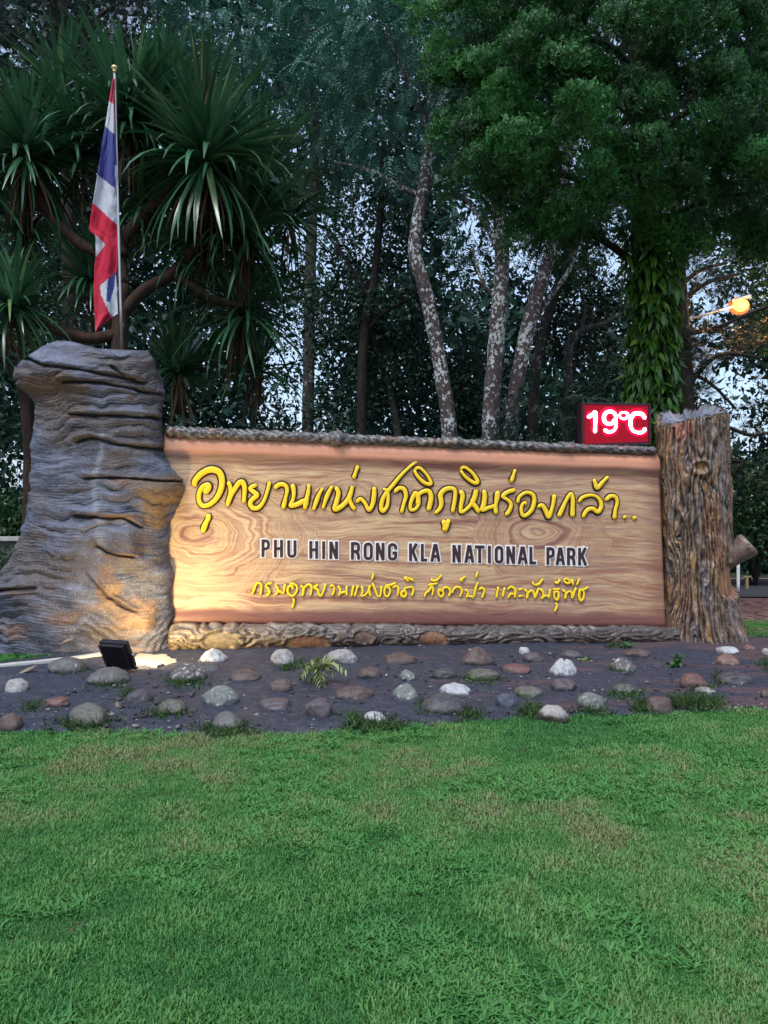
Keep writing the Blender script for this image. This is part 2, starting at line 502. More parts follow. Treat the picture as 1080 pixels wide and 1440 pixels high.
# pale kerb curving round the back of the bed on the left
kp = np.array([G(px, py) for px, py in ((-420, 986), (-200, 962), (-80, 950), (0, 943), (50, 938), (100, 932), (140, 926), (170, 922))])
kp = smooth_path(kp, 60)
b = Bag()
T = np.gradient(kp, axis=0); N_ = np.stack([-T[:, 1], T[:, 0], T[:, 2] * 0], 1); N_ /= np.linalg.norm(N_, axis=1)[:, None]
ring = []
for off, hz in ((-0.045, -0.03), (-0.04, 0.035), (0.04, 0.035), (0.045, -0.03)):
    q = kp + N_ * off; q[:, 2] += hz + 0.02; ring.append(q)
kv = np.stack(ring, 1).reshape(-1, 3); kv[:, 2] += 0.004 * vnoise(kv * 9, 3)
o = link('kerb', mesh_np('kerb', kv, grid_faces(4, 60, False), M['kerb'], smooth=False)); o['kind'] = 'structure'
# pale patch painting the floodlight's bright pool on the soil before the log
ap = []
ar = np.random.default_rng(3)
for k in range(40):
    a_ = k / 40 * 2 * math.pi; rr0 = 1 + 0.16 * math.sin(a_ * 2 + 1) + 0.13 * math.sin(a_ * 5) + 0.04 * ar.normal()
    ap.append(G(216 + 27 * rr0 * math.cos(a_), 933 + 9 * rr0 * math.sin(a_)) + np.array([0, 0, 0.040]))
lo = [p - np.array([0, 0, 0.07]) for p in ap]
af = [list(range(40))] + [[i, i + 40, (i + 1) % 40 + 40, (i + 1) % 40] for i in range(40)]
o = link('painted_light_pool', mesh_np('painted_light_pool', np.array(ap + lo), af, plain('pale_light_pool', (0.3, 0.27, 0.22), 0.9, 0.2, var=0.5, sc=14), smooth=False)); o['kind'] = 'structure'

# the road behind, with a pale verge line, and red leaf litter this side of it
def strip(name, y0, y1, zoff, mat, x0=-60, x1=80, wob=0.0, slope=0.0):
    xs = np.linspace(x0, x1, 90); rows = []
    for k, yy in enumerate(np.linspace(y0, y1, 8)):
        w = wob * fbm(V3(xs * 0.9, yy, k * 0), 3, 44)
        rows.append(V3(xs, yy + w * (1 if k in (0, 7) else 0.5) + slope * (xs - 5), np.full(90, zoff)))
    o = link(name, mesh_np(name, np.concatenate(rows), grid_faces(90, 8), mat)); o['kind'] = 'structure'
strip('road', 13.4, 17.4, 0.022, M['asphalt'], 2.2, 80)
strip('road_line', 17.0, 17.12, 0.028, M['roadline'], 2.2, 80)
strip('leaf_litter', 10.3, 13.3, 0.024, M['litter'], 4.4, 30, wob=0.35)

# ------------------------------------------------------------ sign plane
XL, YL, XR, YR = -2.255, 8.0, 3.103, 8.5
SM = (YR - YL) / (XR - XL)
SN = np.array([SM, -1.0, 0]); SN /= np.linalg.norm(SN)      # towards the viewer
def S(px, py, off=0.0):
    k = (np.asarray(px, dtype=float) - 540) / F
    Y = (YL - SM * XL) / (1 - SM * k)
    p = np.stack([k * Y, Y, H - (np.asarray(py, dtype=float) - 720) / F * Y], axis=-1)
    return p + SN * np.asarray(off, dtype=float)[..., None] if np.ndim(off) else p + SN * off
PXM = 8.2 / F     # metres per pixel on the sign

sign = thing('park_sign', 'long painted wood-grain park name board with yellow Thai lettering between stump and tree post', 'sign', tuple(S(585, 905)))

def woodmat():
    t = NT('painted_wood_grain')
    uv = t.coord('UV'); s = t.n('SeparateXYZ'); t.t.links.new(uv, s.inputs[0])
    x, y = s.outputs[0], s.outputs[1]             # hundreds of pixels, y downwards
    wob = t.noise(t.scale(uv, (0.55, 1.2, 1)), 1.0, 3)
    f = t.math('ADD', y, t.math('MULTIPLY', t.math('SUBTRACT', wob, 0.5), 0.55))
    ring_all = None
    for cx, cy, a, Rr in ((0.35, 1.36, 1.75, 0.92), (5.22, 1.26, 1.7, 0.62), (3.45, 2.6, 2.4, 0.35), (2.5, 0.75, 3.0, 0.3)):
        dx = t.math('DIVIDE', t.math('SUBTRACT', x, cx), a); dy = t.math('SUBTRACT', y, cy)
        r = t.math('SQRT', t.math('ADD', t.math('MULTIPLY', dx, dx), t.math('MULTIPLY', dy, dy)))
        r = t.math('ADD', r, t.math('MULTIPLY', t.math('SUBTRACT', wob, 0.5), 0.62))
        r = t.math('ADD', r, t.math('MULTIPLY', t.math('SUBTRACT', t.noise(t.scale(uv, (1.3, 2.6, 1)), 1.4, 4), 0.5), 0.16))
        w = t.smooth(r, Rr, Rr * 0.62)
        f = t.math('ADD', t.math('MULTIPLY', f, t.math('SUBTRACT', 1.0, w)), t.math('MULTIPLY', t.math('ADD', t.math('MULTIPLY', r, 1.5), 3.1 + cx), w))
        ring_all = w if ring_all is None else t.math('MAXIMUM', ring_all, w)
    cb = t.n('CombineXYZ'); t.put(cb.inputs[0], t.math('MULTIPLY', x, 0.3)); t.put(cb.inputs[1], t.math('MULTIPLY', f, 5.4))
    g1 = t.noise(cb.outputs[0], 1.0, 7, 0.7)
    cb2 = t.n('CombineXYZ'); t.put(cb2.inputs[0], t.math('MULTIPLY', x, 1.4)); t.put(cb2.inputs[1], t.math('MULTIPLY', f, 42.0))
    g2 = t.noise(cb2.outputs[0], 1.0, 4, 0.6)
    col = t.ramp(g1, [(0.22, (0.09, 0.03, 0.03)), (0.36, (0.21, 0.085, 0.065)), (0.44, (0.42, 0.22, 0.12)), (0.52, (0.70, 0.50, 0.27)), (0.59, (0.38, 0.19, 0.125)), (0.67, (0.66, 0.45, 0.25)), (0.8, (0.75, 0.61, 0.40))])
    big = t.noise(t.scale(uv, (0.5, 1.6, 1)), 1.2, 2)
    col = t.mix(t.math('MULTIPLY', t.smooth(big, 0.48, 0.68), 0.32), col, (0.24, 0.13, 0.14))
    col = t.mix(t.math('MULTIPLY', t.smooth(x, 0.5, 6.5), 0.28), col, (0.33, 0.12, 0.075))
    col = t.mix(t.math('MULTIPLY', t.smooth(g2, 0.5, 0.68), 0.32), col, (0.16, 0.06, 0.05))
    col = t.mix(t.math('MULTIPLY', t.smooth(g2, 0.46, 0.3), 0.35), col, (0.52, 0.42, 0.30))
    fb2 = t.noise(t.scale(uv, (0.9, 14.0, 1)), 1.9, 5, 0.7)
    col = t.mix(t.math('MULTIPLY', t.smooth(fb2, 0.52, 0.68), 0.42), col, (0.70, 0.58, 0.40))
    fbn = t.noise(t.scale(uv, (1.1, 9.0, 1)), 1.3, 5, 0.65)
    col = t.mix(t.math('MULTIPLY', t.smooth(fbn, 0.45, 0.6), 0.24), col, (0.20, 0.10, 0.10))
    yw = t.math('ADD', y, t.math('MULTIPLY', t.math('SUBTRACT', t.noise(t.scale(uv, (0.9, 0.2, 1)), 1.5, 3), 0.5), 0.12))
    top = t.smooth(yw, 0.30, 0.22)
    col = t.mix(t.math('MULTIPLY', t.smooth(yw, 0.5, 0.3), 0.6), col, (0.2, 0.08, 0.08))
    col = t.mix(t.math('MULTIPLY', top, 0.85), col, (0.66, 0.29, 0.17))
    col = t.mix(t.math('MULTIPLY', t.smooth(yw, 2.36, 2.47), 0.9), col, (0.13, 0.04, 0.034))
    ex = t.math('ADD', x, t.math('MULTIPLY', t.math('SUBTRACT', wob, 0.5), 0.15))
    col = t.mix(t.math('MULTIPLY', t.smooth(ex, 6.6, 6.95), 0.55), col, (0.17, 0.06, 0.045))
    t.base(col); t.rough(0.45); t.spec(0.4); t.bump(t.math('ADD', g2, g1), 0.25, 0.006)
    return t.m
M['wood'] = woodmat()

def panel_px(u, v):
    top = 608 + 29 * u; bot = 877 + 5 * u
    l = 236 + 7 * v - 6; r = 926 + 10 * v
    return l + (r - l) * u, top + (bot - top) * v
nu, nv = 260, 90
uu, ww = np.meshgrid(np.linspace(0, 1, nu), np.linspace(0, 1, nv))
px, py = panel_px(uu, ww)
prof = np.interp(ww, [0, 0.02, 0.05, 0.09, 0.12, 0.14, 0.93, 0.955, 0.985, 1.0], [-0.05, 0.0, 0.035, 0.04, 0.018, 0.0, 0.0, 0.012, 0.018, 0.0])
prof = prof + 0.004 * fbm(V3(px * 0.02, py * 0.05, 0), 3, 3)
v = S(px.ravel(), py.ravel(), prof.ravel())
uvp = np.stack([(px.ravel() - 236) / 100, (ww.ravel() * 2.62)], 1)
f = grid_faces(nu, nv).tolist()
nb = len(v)
back = S(px.ravel(), py.ravel(), np.full(nb, -0.22))
ring_i = list(range(nu)) + [nu * k + nu - 1 for k in range(1, nv)] + [nu * (nv - 1) + i for i in range(nu - 2, -1, -1)] + [nu * k for k in range(nv - 2, 0, -1)]
vb = back[ring_i]
allv = np.vstack([v, vb]); L = len(ring_i)
for i in range(L):
    j = (i + 1) % L
    f.append([ring_i[i], nb + i, nb + j, ring_i[j]])
f.append([nb + i for i in range(L)])
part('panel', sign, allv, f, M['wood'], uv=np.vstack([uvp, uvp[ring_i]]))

# --- strokes on the sign face
def resample(pts, closed=False, step=1.1):
    pts = np.asarray(pts, dtype=float)
    d = np.linalg.norm(np.diff(pts, axis=0), axis=1).sum()
    return smooth_path(pts, max(4, int(d / step)))

def brush(pts, w, base, height, seed, tap=0.75):
    """rounded raised brush stroke in sign pixels: a half-ellipse swept along the path, with round ends"""
    p = resample(pts)
    d = np.gradient(p, axis=0); d /= np.linalg.norm(d, axis=1)[:, None] + 1e-9
    nrm = np.stack([-d[:, 1], d[:, 0]], 1)
    nseg = 9
    k = len(p)
    t = np.linspace(0, 1, k)
    ww_ = w / 2 * (1 + 0.13 * np.sin(t * 7 + seed) + 0.08 * vnoise(V3(t * 6, seed * 1.3, 0), 3))
    lenp = np.linalg.norm(np.diff(p, axis=0), axis=1).sum()
    e = np.minimum(t, 1 - t) * lenp
    cap = np.sqrt(np.clip(1 - (1 - np.clip(e / (w / 2), 0, 1)) ** 2, 0.02, 1))
    p[0] -= d[0] * w * 0.12; p[-1] += d[-1] * w * 0.12
    ang = np.linspace(0, math.pi, nseg)
    vs = []
    for i in range(nseg):
        q = p + nrm * (np.cos(ang[i]) * ww_ * cap)[:, None]
        hz = base + height * math.sin(ang[i]) ** 0.38 * cap
        vs.append(S(q[:, 0], q[:, 1], hz if i not in (0, nseg - 1) else np.full(k, -0.004)))
    v = np.stack(vs, 1).reshape(-1, 3)
    f = grid_faces(nseg, k)
    return v, f

def crop(ox, oy, s): return lambda pts: [(ox + a / s, oy + b / s) for a, b in pts]
A = crop(240, 620, 4.5); B = crop(460, 620, 4.5); C = crop(680, 620, 4.5)
main = [
 ('o_ang', [A([(150,288),(158,250),(200,205),(255,182),(305,196),(326,245),(320,305),(292,362),(248,402),(205,410),(182,380),(183,330),(205,292),(238,280),(240,300),(214,330)])], 1.25),
 ('sara_u', [A([(232,465),(240,485),(220,530),(202,578)])], 1.2),
 ('tho', [A([(365,258),(378,290),(383,335),(370,375),(358,412)]), A([(376,360),(405,310),(432,268),(456,262),(469,295),(468,345),(463,392)])], 1.1),
 ('yo', [A([(548,278),(515,290),(506,306),(530,325),(548,345),(516,372),(505,400),(525,426),(560,420),(592,378),(615,312),(628,258)])], 1.0),
 ('sara_a', [A([(655,300),(690,276),(724,280),(738,312),(728,362),(712,430)])], 0.95),
 ('no', [A([(770,275),(780,318),(776,368),(760,410),(800,402),(845,382),(868,410)]), A([(876,275),(870,330),(856,390),(850,435)])], 1.0),
 ('sara_ae', [A([(963,297),(935,350),(903,440)]), A([(1022,284),(990,350),(963,430)])], 0.9),
 ('ho', [B([(55,292),(72,330),(60,385),(50,432),(92,415),(132,370),(152,320),(160,290),(150,340),(142,370),(158,410),(178,438)])], 1.0),
 ('mai_ek', [B([(195,158),(182,195),(167,240)])], 0.85),
 ('ngo', [B([(185,388),(212,368),(240,395),(265,438),(288,400),(297,345),(298,292)])], 0.95),
 ('cho', [B([(352,302),(380,318),(386,365),(378,415),(355,445),(342,428),(348,380),(370,335),(412,285),(470,215),(540,150),(592,112)])], 0.85),
 ('sara_a', [B([(425,325),(455,300),(487,308),(498,350),(484,400),(470,457)])], 0.9),
 ('to', [B([(572,405),(576,365),(560,330),(545,350),(527,400),(530,436),(558,432),(580,395),(575,350),(600,325),(640,318),(657,360),(640,443)])], 0.95),
 ('sara_i', [B([(552,180),(585,172),(628,212),(656,262),(648,276),(610,262),(570,222),(550,185)])], 0.75),
 ('pho', [B([(680,460),(710,432),(722,395),(716,345),(740,312),(778,300),(806,312),(808,360),(792,455)])], 1.0),
 ('sara_uu', [B([(735,500),(742,540),(738,570)]), B([(768,496),(757,540),(738,572)])], 1.0),
 ('ho', [B([(842,315),(856,350),(845,415),(848,452),(890,424),(930,370),(942,312),(930,360),(918,390),(940,420),(962,455)])], 0.95),
 ('sara_i', [B([(842,180),(868,168),(912,198),(945,242),(948,266),(920,262),(872,226),(843,188)])], 0.75),
 ('no', [B([(990,312),(996,350),(990,400),(982,437),(1025,422),(1062,412)]), C([(88,318),(82,370),(74,415),(78,465)])], 1.0),
 ('ro', [C([(200,310),(150,325),(120,352),(152,375),(172,402),(162,440),(138,472)])], 0.9),
 ('mai_ek', [C([(198,180),(186,220),(172,264)])], 0.8),
 ('o_ang', [C([(212,395),(225,355),(265,328),(305,337),(319,372),(306,430),(275,466),(248,473),(236,440),(242,405),(262,390),(266,408)])], 0.85),
 ('ngo', [C([(340,420),(368,408),(392,445),(410,482),(430,430),(441,380),(445,340)])], 0.9),
 ('ko', [C([(472,482),(500,420),(530,358),(552,335),(562,375),(561,430),(560,482)])], 0.9),
 ('lo', [C([(598,388),(625,357),(680,344),(722,362),(742,402),(732,440),(716,450),(690,430),(660,434),(638,458),(625,487)])], 0.85),
 ('mai_tho', [C([(695,242),(704,270),(718,297),(750,262),(786,225)])], 0.9),
 ('sara_a', [C([(768,378),(800,350),(832,357),(842,392),(830,440),(824,496)])], 0.85),
 ('full_stop', [C([(895,472),(884,492)])], 0.9),
 ('full_stop', [C([(957,476),(945,498)])], 0.9),
]
def letter(strokes, w, hgt, rim, seed):
    b = Bag()
    for i, st in enumerate(strokes):
        if rim: b.add(brush(st, w + rim, 0.004, 0.010 + 0.0015 * i, seed + i), 1)
        b.add(brush(st, w, 0.008 if rim else 0.003, hgt + 0.001 * i, seed + i), 0)
    v, f = b.get()
    return v, f, b.m
for i, (nm, st, wf) in enumerate(main):
    v, f, m = letter(st, 6.3 * wf, 0.022, 4.2, i * 1.7)
    part('letter', sign, v, f, [M['yellow'], M['outline']], fmat=m)

T1 = crop(345, 800, 9); T2 = crop(465, 800, 9); T3 = crop(585, 800, 9); T4 = crop(705, 800, 8.31)
third = [
 [T1([(85,325),(112,262),(138,192),(176,176),(206,205),(205,262),(192,330)])],
 [T1([(345,180),(290,185),(262,215),(298,258),(305,308),(262,336)])],
 [T1([(378,200),(405,235),(415,272),(400,310),(368,330)]), T1([(415,275),(450,290),(482,318)]), T1([(507,188),(495,250),(483,322)])],
 [T1([(592,262),(602,240),(585,215),(545,230),(538,285),(560,325),(605,340),(648,290),(655,225),(612,188),(560,190)])],
 [T1([(605,372),(616,410),(606,455),(590,495)])],
 [T1([(698,205),(735,242),(735,290),(723,345)]), T1([(737,250),(790,200),(835,212),(840,262),(824,340)])],
 [T1([(925,195),(878,235),(920,268),(930,320),(960,337),(990,280),(1018,188)])],
 [T2([(-12,222),(28,208),(46,258),(20,337)])],
 [T2([(92,210),(120,258),(116,310),(100,342)]), T2([(118,312),(170,290),(216,305)]), T2([(206,210),(202,270),(205,342)])],
 [T2([(288,210),(262,347)]), T2([(346,205),(303,347)])],
 [T2([(392,215),(406,280),(388,337),(432,330),(475,280),(502,205),(485,265),(508,350)])],
 [T2([(542,52),(520,142)])],
 [T2([(530,180),(560,258),(598,345),(630,330),(642,218)])],
 [T2([(702,228),(738,240),(752,285),(722,347),(690,338),(680,278),(702,215),(760,203),(827,173)])],
 [T2([(780,240),(830,215),(857,252),(845,347)])],
 [T2([(938,290),(902,285),(895,330),(930,352),(955,312),(932,255),(960,238),(1030,232),(1046,272),(1020,347)])],
 [T2([(930,108),(990,162)]), T2([(938,100),(1000,122),(1056,155)])],
 [T3([(105,362),(120,310),(168,268),(192,218),(215,260),(200,345)]), T3([(150,205),(275,180)])],
 [T3([(195,120),(206,146),(262,140),(322,78)])],
 [T3([(326,282),(288,262),(284,320),(320,352),(346,312),(332,262),(380,230),(422,255),(430,300),(405,352)])],
 [T3([(455,312),(470,260),(512,228),(560,240),(576,290),(550,357)])],
 [T3([(560,162),(582,125),(624,93)]), T3([(555,122),(590,162)])],
 [T3([(620,258),(652,290),(652,330),(630,367)]), T3([(652,342),(700,350),(725,370)]), T3([(730,362),(747,260),(778,168)])],
 [T3([(772,32),(755,118)])],
 [T3([(790,266),(830,240),(860,270),(850,320),(828,372)])],
 [T3([(1037,225),(1013,370)]), T4([(35,215),(8,332)])],
 [T4([(65,242),(110,208),(152,232),(160,285),(148,342)]), T4([(152,292),(100,295),(72,347)])],
 [T4([(195,242),(247,233)]), T4([(195,322),(247,310)])],
 [T4([(265,235),(300,280),(294,352)]), T4([(300,295),(345,250),(376,290),(390,352)]), T4([(386,345),(410,280),(432,218)])],
 [T4([(360,150),(376,182),(432,176),(482,113)])],
 [T4([(445,230),(482,270),(480,330),(458,347)]), T4([(482,330),(520,310),(562,342)]), T4([(562,235),(550,340)])],
 [T4([(600,240),(682,234)]), T4([(622,252),(610,320),(640,362),(662,330),(660,272),(622,268)])],
 [T4([(630,395),(646,432),(613,502)])],
 [T4([(620,150),(652,162),(682,118)])],
 [T4([(710,245),(747,280),(738,357)]), T4([(745,302),(785,260),(820,290),(820,352)]), T4([(826,345),(842,280),(867,218)])],
 [T4([(720,132),(760,113),(802,150),(760,167),(724,138)]), T4([(820,118),(836,196)]), T4([(906,113),(874,192)])],
 [T4([(915,235),(903,318),(925,372),(957,330),(955,262),(925,240),(965,238),(1012,208)])],
]
for i, st in enumerate(third):
    v, f, m = letter(st, 3.5, 0.016, 0.7, i * 2.1)
    part('letter', sign, v, f, [M['yellow'], M['outline']], fmat=m)

# --- condensed block capitals, white rimmed
def block(pts, w, lo, hi, closed=False, ext=0.0):
    p = np.asarray(pts, dtype=float)
    if ext and not closed:
        a = p[0] - p[1]; a /= np.linalg.norm(a); c = p[-1] - p[-2]; c /= np.linalg.norm(c)
        p = p.copy(); p[0] += a * ext; p[-1] += c * ext
    n = len(p); L_, R_ = [], []
    for i in range(n):
        if closed: a, b_ = p[i] - p[i - 1], p[(i + 1) % n] - p[i]
        else:
            a = p[i] - p[i - 1] if i > 0 else p[1] - p[0]; b_ = p[i + 1] - p[i] if i < n - 1 else p[-1] - p[-2]
        a = a / np.linalg.norm(a); b_ = b_ / np.linalg.norm(b_)
        na = np.array([-a[1], a[0]]); nb_ = np.array([-b_[1], b_[0]])
        m_ = na + nb_; m_ /= np.linalg.norm(m_) + 1e-9
        k = (w / 2) / max(0.35, float(m_ @ na))
        L_.append(p[i] + m_ * k); R_.append(p[i] - m_ * k)
    L_, R_ = np.array(L_), np.array(R_)
    rings = [S(L_[:, 0], L_[:, 1], np.full(n, lo)), S(L_[:, 0], L_[:, 1], np.full(n, hi)), S(R_[:, 0], R_[:, 1], np.full(n, hi)), S(R_[:, 0], R_[:, 1], np.full(n, lo))]
    v = np.stack(rings, 1).reshape(-1, 3)
    f = []
    for i in range(n if closed else n - 1):
        j = (i + 1) % n
        for k in range(3): f.append([i * 4 + k, i * 4 + k + 1, j * 4 + k + 1, j * 4 + k])
    if not closed:
        f.append([0, 3, 2, 1]); e = (n - 1) * 4; f.append([e, e + 1, e + 2, e + 3])
    return v, f
def rr(x0, y0, x1, y1, r=0.32, ry=0.16, n=5, a0=0, a1=4):
    """rounded loop, unit coordinates"""
    out = []
    for cx, cy, s in ((x1 - r, y0 + ry, -90), (x1 - r, y1 - ry, 0), (x0 + r, y1 - ry, 90), (x0 + r, y0 + ry, 180)):
        for k in range(n):
            a = R(s + 90 * k / (n - 1)); out.append((cx + r * math.cos(a), cy + ry * math.sin(a)))
    return out
l, r_, t_, b_ = 0.17, 0.83, 0.08, 0.92
O = rr(l, t_, r_, b_)
bowl = [(l, t_)] + rr(l, t_, r_, 0.53, 0.3, 0.14)[:10] + [(l, 0.53)]
GL = {
 'P': [([(l, 0), (l, 1)], 0), (bowl, 0)],
 'H': [([(l, 0), (l, 1)], 0), ([(r_, 0), (r_, 1)], 0), ([(l, .5), (r_, .5)], 0)],
 'U': [([(l, 0)] + [(x_, y_) for x_, y_ in rr(l, t_, r_, b_)[5:15]][::-1] + [(r_, 0)], 0)],
 'I': [([(.5, 0), (.5, 1)], 0)],
 'N': [([(l, 0), (l, 1)], 0), ([(r_, 0), (r_, 1)], 0), ([(l + .02, 0.04), (r_ - .02, 0.96)], 0)],
 'R': [([(l, 0), (l, 1)], 0), (bowl, 0), ([(0.52, 0.53), (0.78, 0.66), (r_, 0.8), (r_ + .02, 1)], 0)],
 'O': [(O, 1)],
 'G': [([(r_, 0.36), (r_, 0.26)] + rr(l, t_, r_, b_)[:5][::-1] + rr(l, t_, r_, b_)[15:][::-1] + rr(l, t_, r_, b_)[10:15][::-1] + rr(l, t_, r_, b_)[5:10][::-1] + [(r_, 0.56), (0.5, 0.56)], 0)],
 'K': [([(l, 0), (l, 1)], 0), ([(r_, 0), (0.3, 0.56)], 0), ([(0.42, 0.42), (r_ + .03, 1)], 0)],
 'L': [([(l, 0), (l, .92), (1, .92)], 0)],
 'A': [([(0.12, 1), (0.45, 0)], 0), ([(0.88, 1), (0.55, 0)], 0), ([(0.25, .7), (0.75, .7)], 0)],
 'T': [([(.5, .06), (.5, 1)], 0), ([(0, .08), (1, .08)], 0)],
}
caps = [('P',367.7,379.5,758.6),('H',385,398,759),('U',403.7,417,759.8),('H',434.8,447.4,760.8),('I',453,457,761.2),('N',463,475.2,761.4),
        ('R',493.2,506.2,762.2),('O',511,524.3,762.8),('N',528.3,540.7,763.2),('G',545,558.6,763.6),('K',575,587.4,764.2),('L',592.3,600.3,764.8),('A',605.4,618.8,765),
        ('N',636,647.6,766.2),('A',653.2,666.2,766.5),('T',667.5,681,767),('I',685.8,690,767.3),('O',695.4,707.6,767.6),('N',711.7,724,768),('A',728,741.4,768.4),('L',744.7,753.6,768.8),
        ('P',768.2,779.4,769.4),('A',781.4,793.6,769.7),('R',797,808.6,770),('K',812.5,825,770.3)]
for i, (ch, x0, x1, y0) in enumerate(caps):
    hh = 24.6
    def mp(pts): return [(x0 + a * (x1 - x0), y0 + c * hh) for a, c in pts]
    bg_ = Bag()
    for k, (pts, cl) in enumerate(GL[ch]):
        q = mp(pts)
        w_ = 4.1
        bg_.add(block(q, w_ + 3.4, -0.004, 0.006 + 0.0009 * k, bool(cl), 1.7), 1)
        bg_.add(block(q, w_, 0.004, 0.012 + 0.0009 * k, bool(cl)), 0)
    v, f = bg_.get()
    part('letter', sign, v, f, [M['letter_dark'], M['letter_white']], fmat=bg_.m, smooth=False)

# --- bark-covered log under the panel and twisted branch along its top
def bark_tube(pxs, pys, rpx, yoff, nu, ns, ridge, paint, seed, squash=1.0):
    """displaced tube laid along the sign; returns verts, faces, colours"""
    pxs = np.linspace(pxs[0], pxs[1], nu)
    cy = np.interp(pxs, *pys[0]) if isinstance(pys[0], tuple) else pys
    rp = np.interp(pxs, *rpx)
    ang = np.linspace(0, 2 * math.pi, ns, endpoint=False)
    U, A_ = np.meshgrid(np.arange(nu), ang, indexing='ij')
    PX = pxs[U]; RR = rp[U] * PXM; CY = cy[U]
    disp, col = ridge(PX, A_)
    e = np.minimum(U, nu - 1 - U) / 6.0
    endc = np.sqrt(np.clip(1 - (1 - np.clip(e, 0, 1)) ** 2, 0.03, 1))
    rr_ = RR * endc * (1 + disp)
    c = S(PX.ravel(), CY.ravel(), np.full(PX.size, yoff))
    upv = np.array([0, 0, 1.0])
    v = c + (rr_ * np.sin(A_)).ravel()[:, None] * upv + (rr_ * np.cos(A_) * squash).ravel()[:, None] * SN
    f = grid_faces(ns, nu, True)
    return v, f, col.reshape(-1, 3)

def mixc(a, b, t):
    t = np.clip(t, 0, 1)[..., None]
    return np.asarray(a) * (1 - t) + np.asarray(b) * t

def log_ridge(PX, A_):
    y = np.sin(A_)                                  # up the visible face: -1 bottom .. 1 top
    x = PX / 30.0
    warp = 0.9 * fbm(V3(x * 0.5, y * 1.1, 3), 3, 50)
    kd = np.full(PX.shape, 9.0)
    knots = ((315, -0.05, 26, 0.62), (433, -0.3, 30, 0.5), (605, -0.1, 20, 0.7), (510, 0.1, 14, 0.5))
    for kx, ky, ka, kb in knots:
        d = np.sqrt(((PX - kx) / ka) ** 2 + ((y - ky) / kb) ** 2); kd = np.minimum(kd, d)
    s = y * 3.4 + warp * 4.6 + 1.6 * np.exp(-(kd - 1) ** 2 * 1.5)
    rid = np.abs(((s * 0.9) % 1.0) - 0.5) * 2
    rid = rid ** 0.6
    fine = fbm(V3(x * 1.5, s * 3.0, 1), 3, 71)
    face = sstep(1.02, 0.9, kd)
    isknot = face * (np.cos(A_) > 0)
    d = (rid - 0.6) * 0.26 + fine * 0.06
    lip = np.exp(-((kd - 1.12) / 0.12) ** 2) * 0.14
    d = d * (1 - isknot) + isknot * (-0.03 - 0.04 * (1 - kd)) + lip
    base = mixc((0.014, 0.009, 0.008), (0.13, 0.085, 0.06), rid * 1.1 - 0.15 + fine * 0.6)
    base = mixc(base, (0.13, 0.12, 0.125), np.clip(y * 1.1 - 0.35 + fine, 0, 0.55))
    kc = mixc((0.22, 0.085, 0.04), (0.36, 0.18, 0.09), 0.5 + fine)
    kc = np.where((PX < 370)[..., None], mixc((0.2, 0.15, 0.08), (0.3, 0.24, 0.15), 0.5 + fine), kc)
    isknot = isknot * np.where(np.abs(PX - 510) < 20, 0.3, 1)
    col = mixc(base, kc, isknot * (0.85))
    col = mixc(col, (0.02, 0.014, 0.012), np.exp(-((kd - 1.0) / 0.05) ** 2) * 0.7)
    painted_glow_left = sstep(520, 260, PX) * 0.4  # floodlight's golden glow on the left end, painted into the log colour
    col = mixc(col, (0.42, 0.30, 0.12), painted_glow_left * rid)
    return d, col
v, f, c = bark_tube((238, 1003), (([238, 420, 1003], [896.5, 894.5, 893.5]),), ([238, 400, 700, 1003], [19.5, 18.5, 15.5, 14.5]), 0.05, 620, 64, log_ridge, None, 1, 1.0)
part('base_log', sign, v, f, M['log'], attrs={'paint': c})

def rope_ridge(PX, A_):
    s = PX / 13.0 + A_ / (2 * math.pi) * 5 + 0.8 * fbm(V3(PX / 40, A_ * 0.8, 0), 2, 5)
    rid = np.abs((s % 1.0) - 0.5) * 2
    fine = fbm(V3(PX / 9, np.cos(A_) * 2, np.sin(A_) * 2), 3, 8)
    knob = 1.1 * np.exp(-((PX - 475) / 9) ** 2) + 0.5 * np.exp(-((PX - 797) / 12) ** 2) + 0.4 * np.exp(-((PX - 640) / 10) ** 2)
    d = (rid - 0.5) * 0.35 + fine * 0.3 + knob * 0.7
    col = mixc((0.05, 0.045, 0.045), (0.25, 0.24, 0.235), rid * 0.8 + fine * 0.5)
    col = mixc(col, (0.22, 0.12, 0.07), sstep(0.2, 0.5, fbm(V3(PX / 25, A_ * 0.5, 7), 2, 19)) * 0.6)
    return d, col
v, f, c = bark_tube((232, 924), (([232, 300, 480, 700, 800, 924], [608, 610, 617.5, 626, 630, 634.5]),), ([232, 400, 800, 924], [8, 7.2, 6.2, 6.2]), -0.02, 560, 20, rope_ridge, None, 2, 1.6)
part('top_branch', sign, v, f, M['log'], attrs={'paint': c})
# plinth behind the log
b = Bag()
pl = []
for px, py in ((238, 882), (1000, 882), (1000, 912), (238, 920)): pl.append((px, py))
fv = np.array([S(px, py, 0.0) for px, py in pl]); bv = np.array([S(px, py, -0.25) for px, py in pl]); fv[2:, 2] = -0.05; bv[2:, 2] = -0.05
part('plinth', sign, np.vstack([fv, bv]), [[0, 1, 2, 3], [7, 6, 5, 4], [0, 4, 5, 1], [1, 5, 6, 2], [3, 7, 4, 0], [2, 6, 7, 3]], M['kerb'], smooth=False)

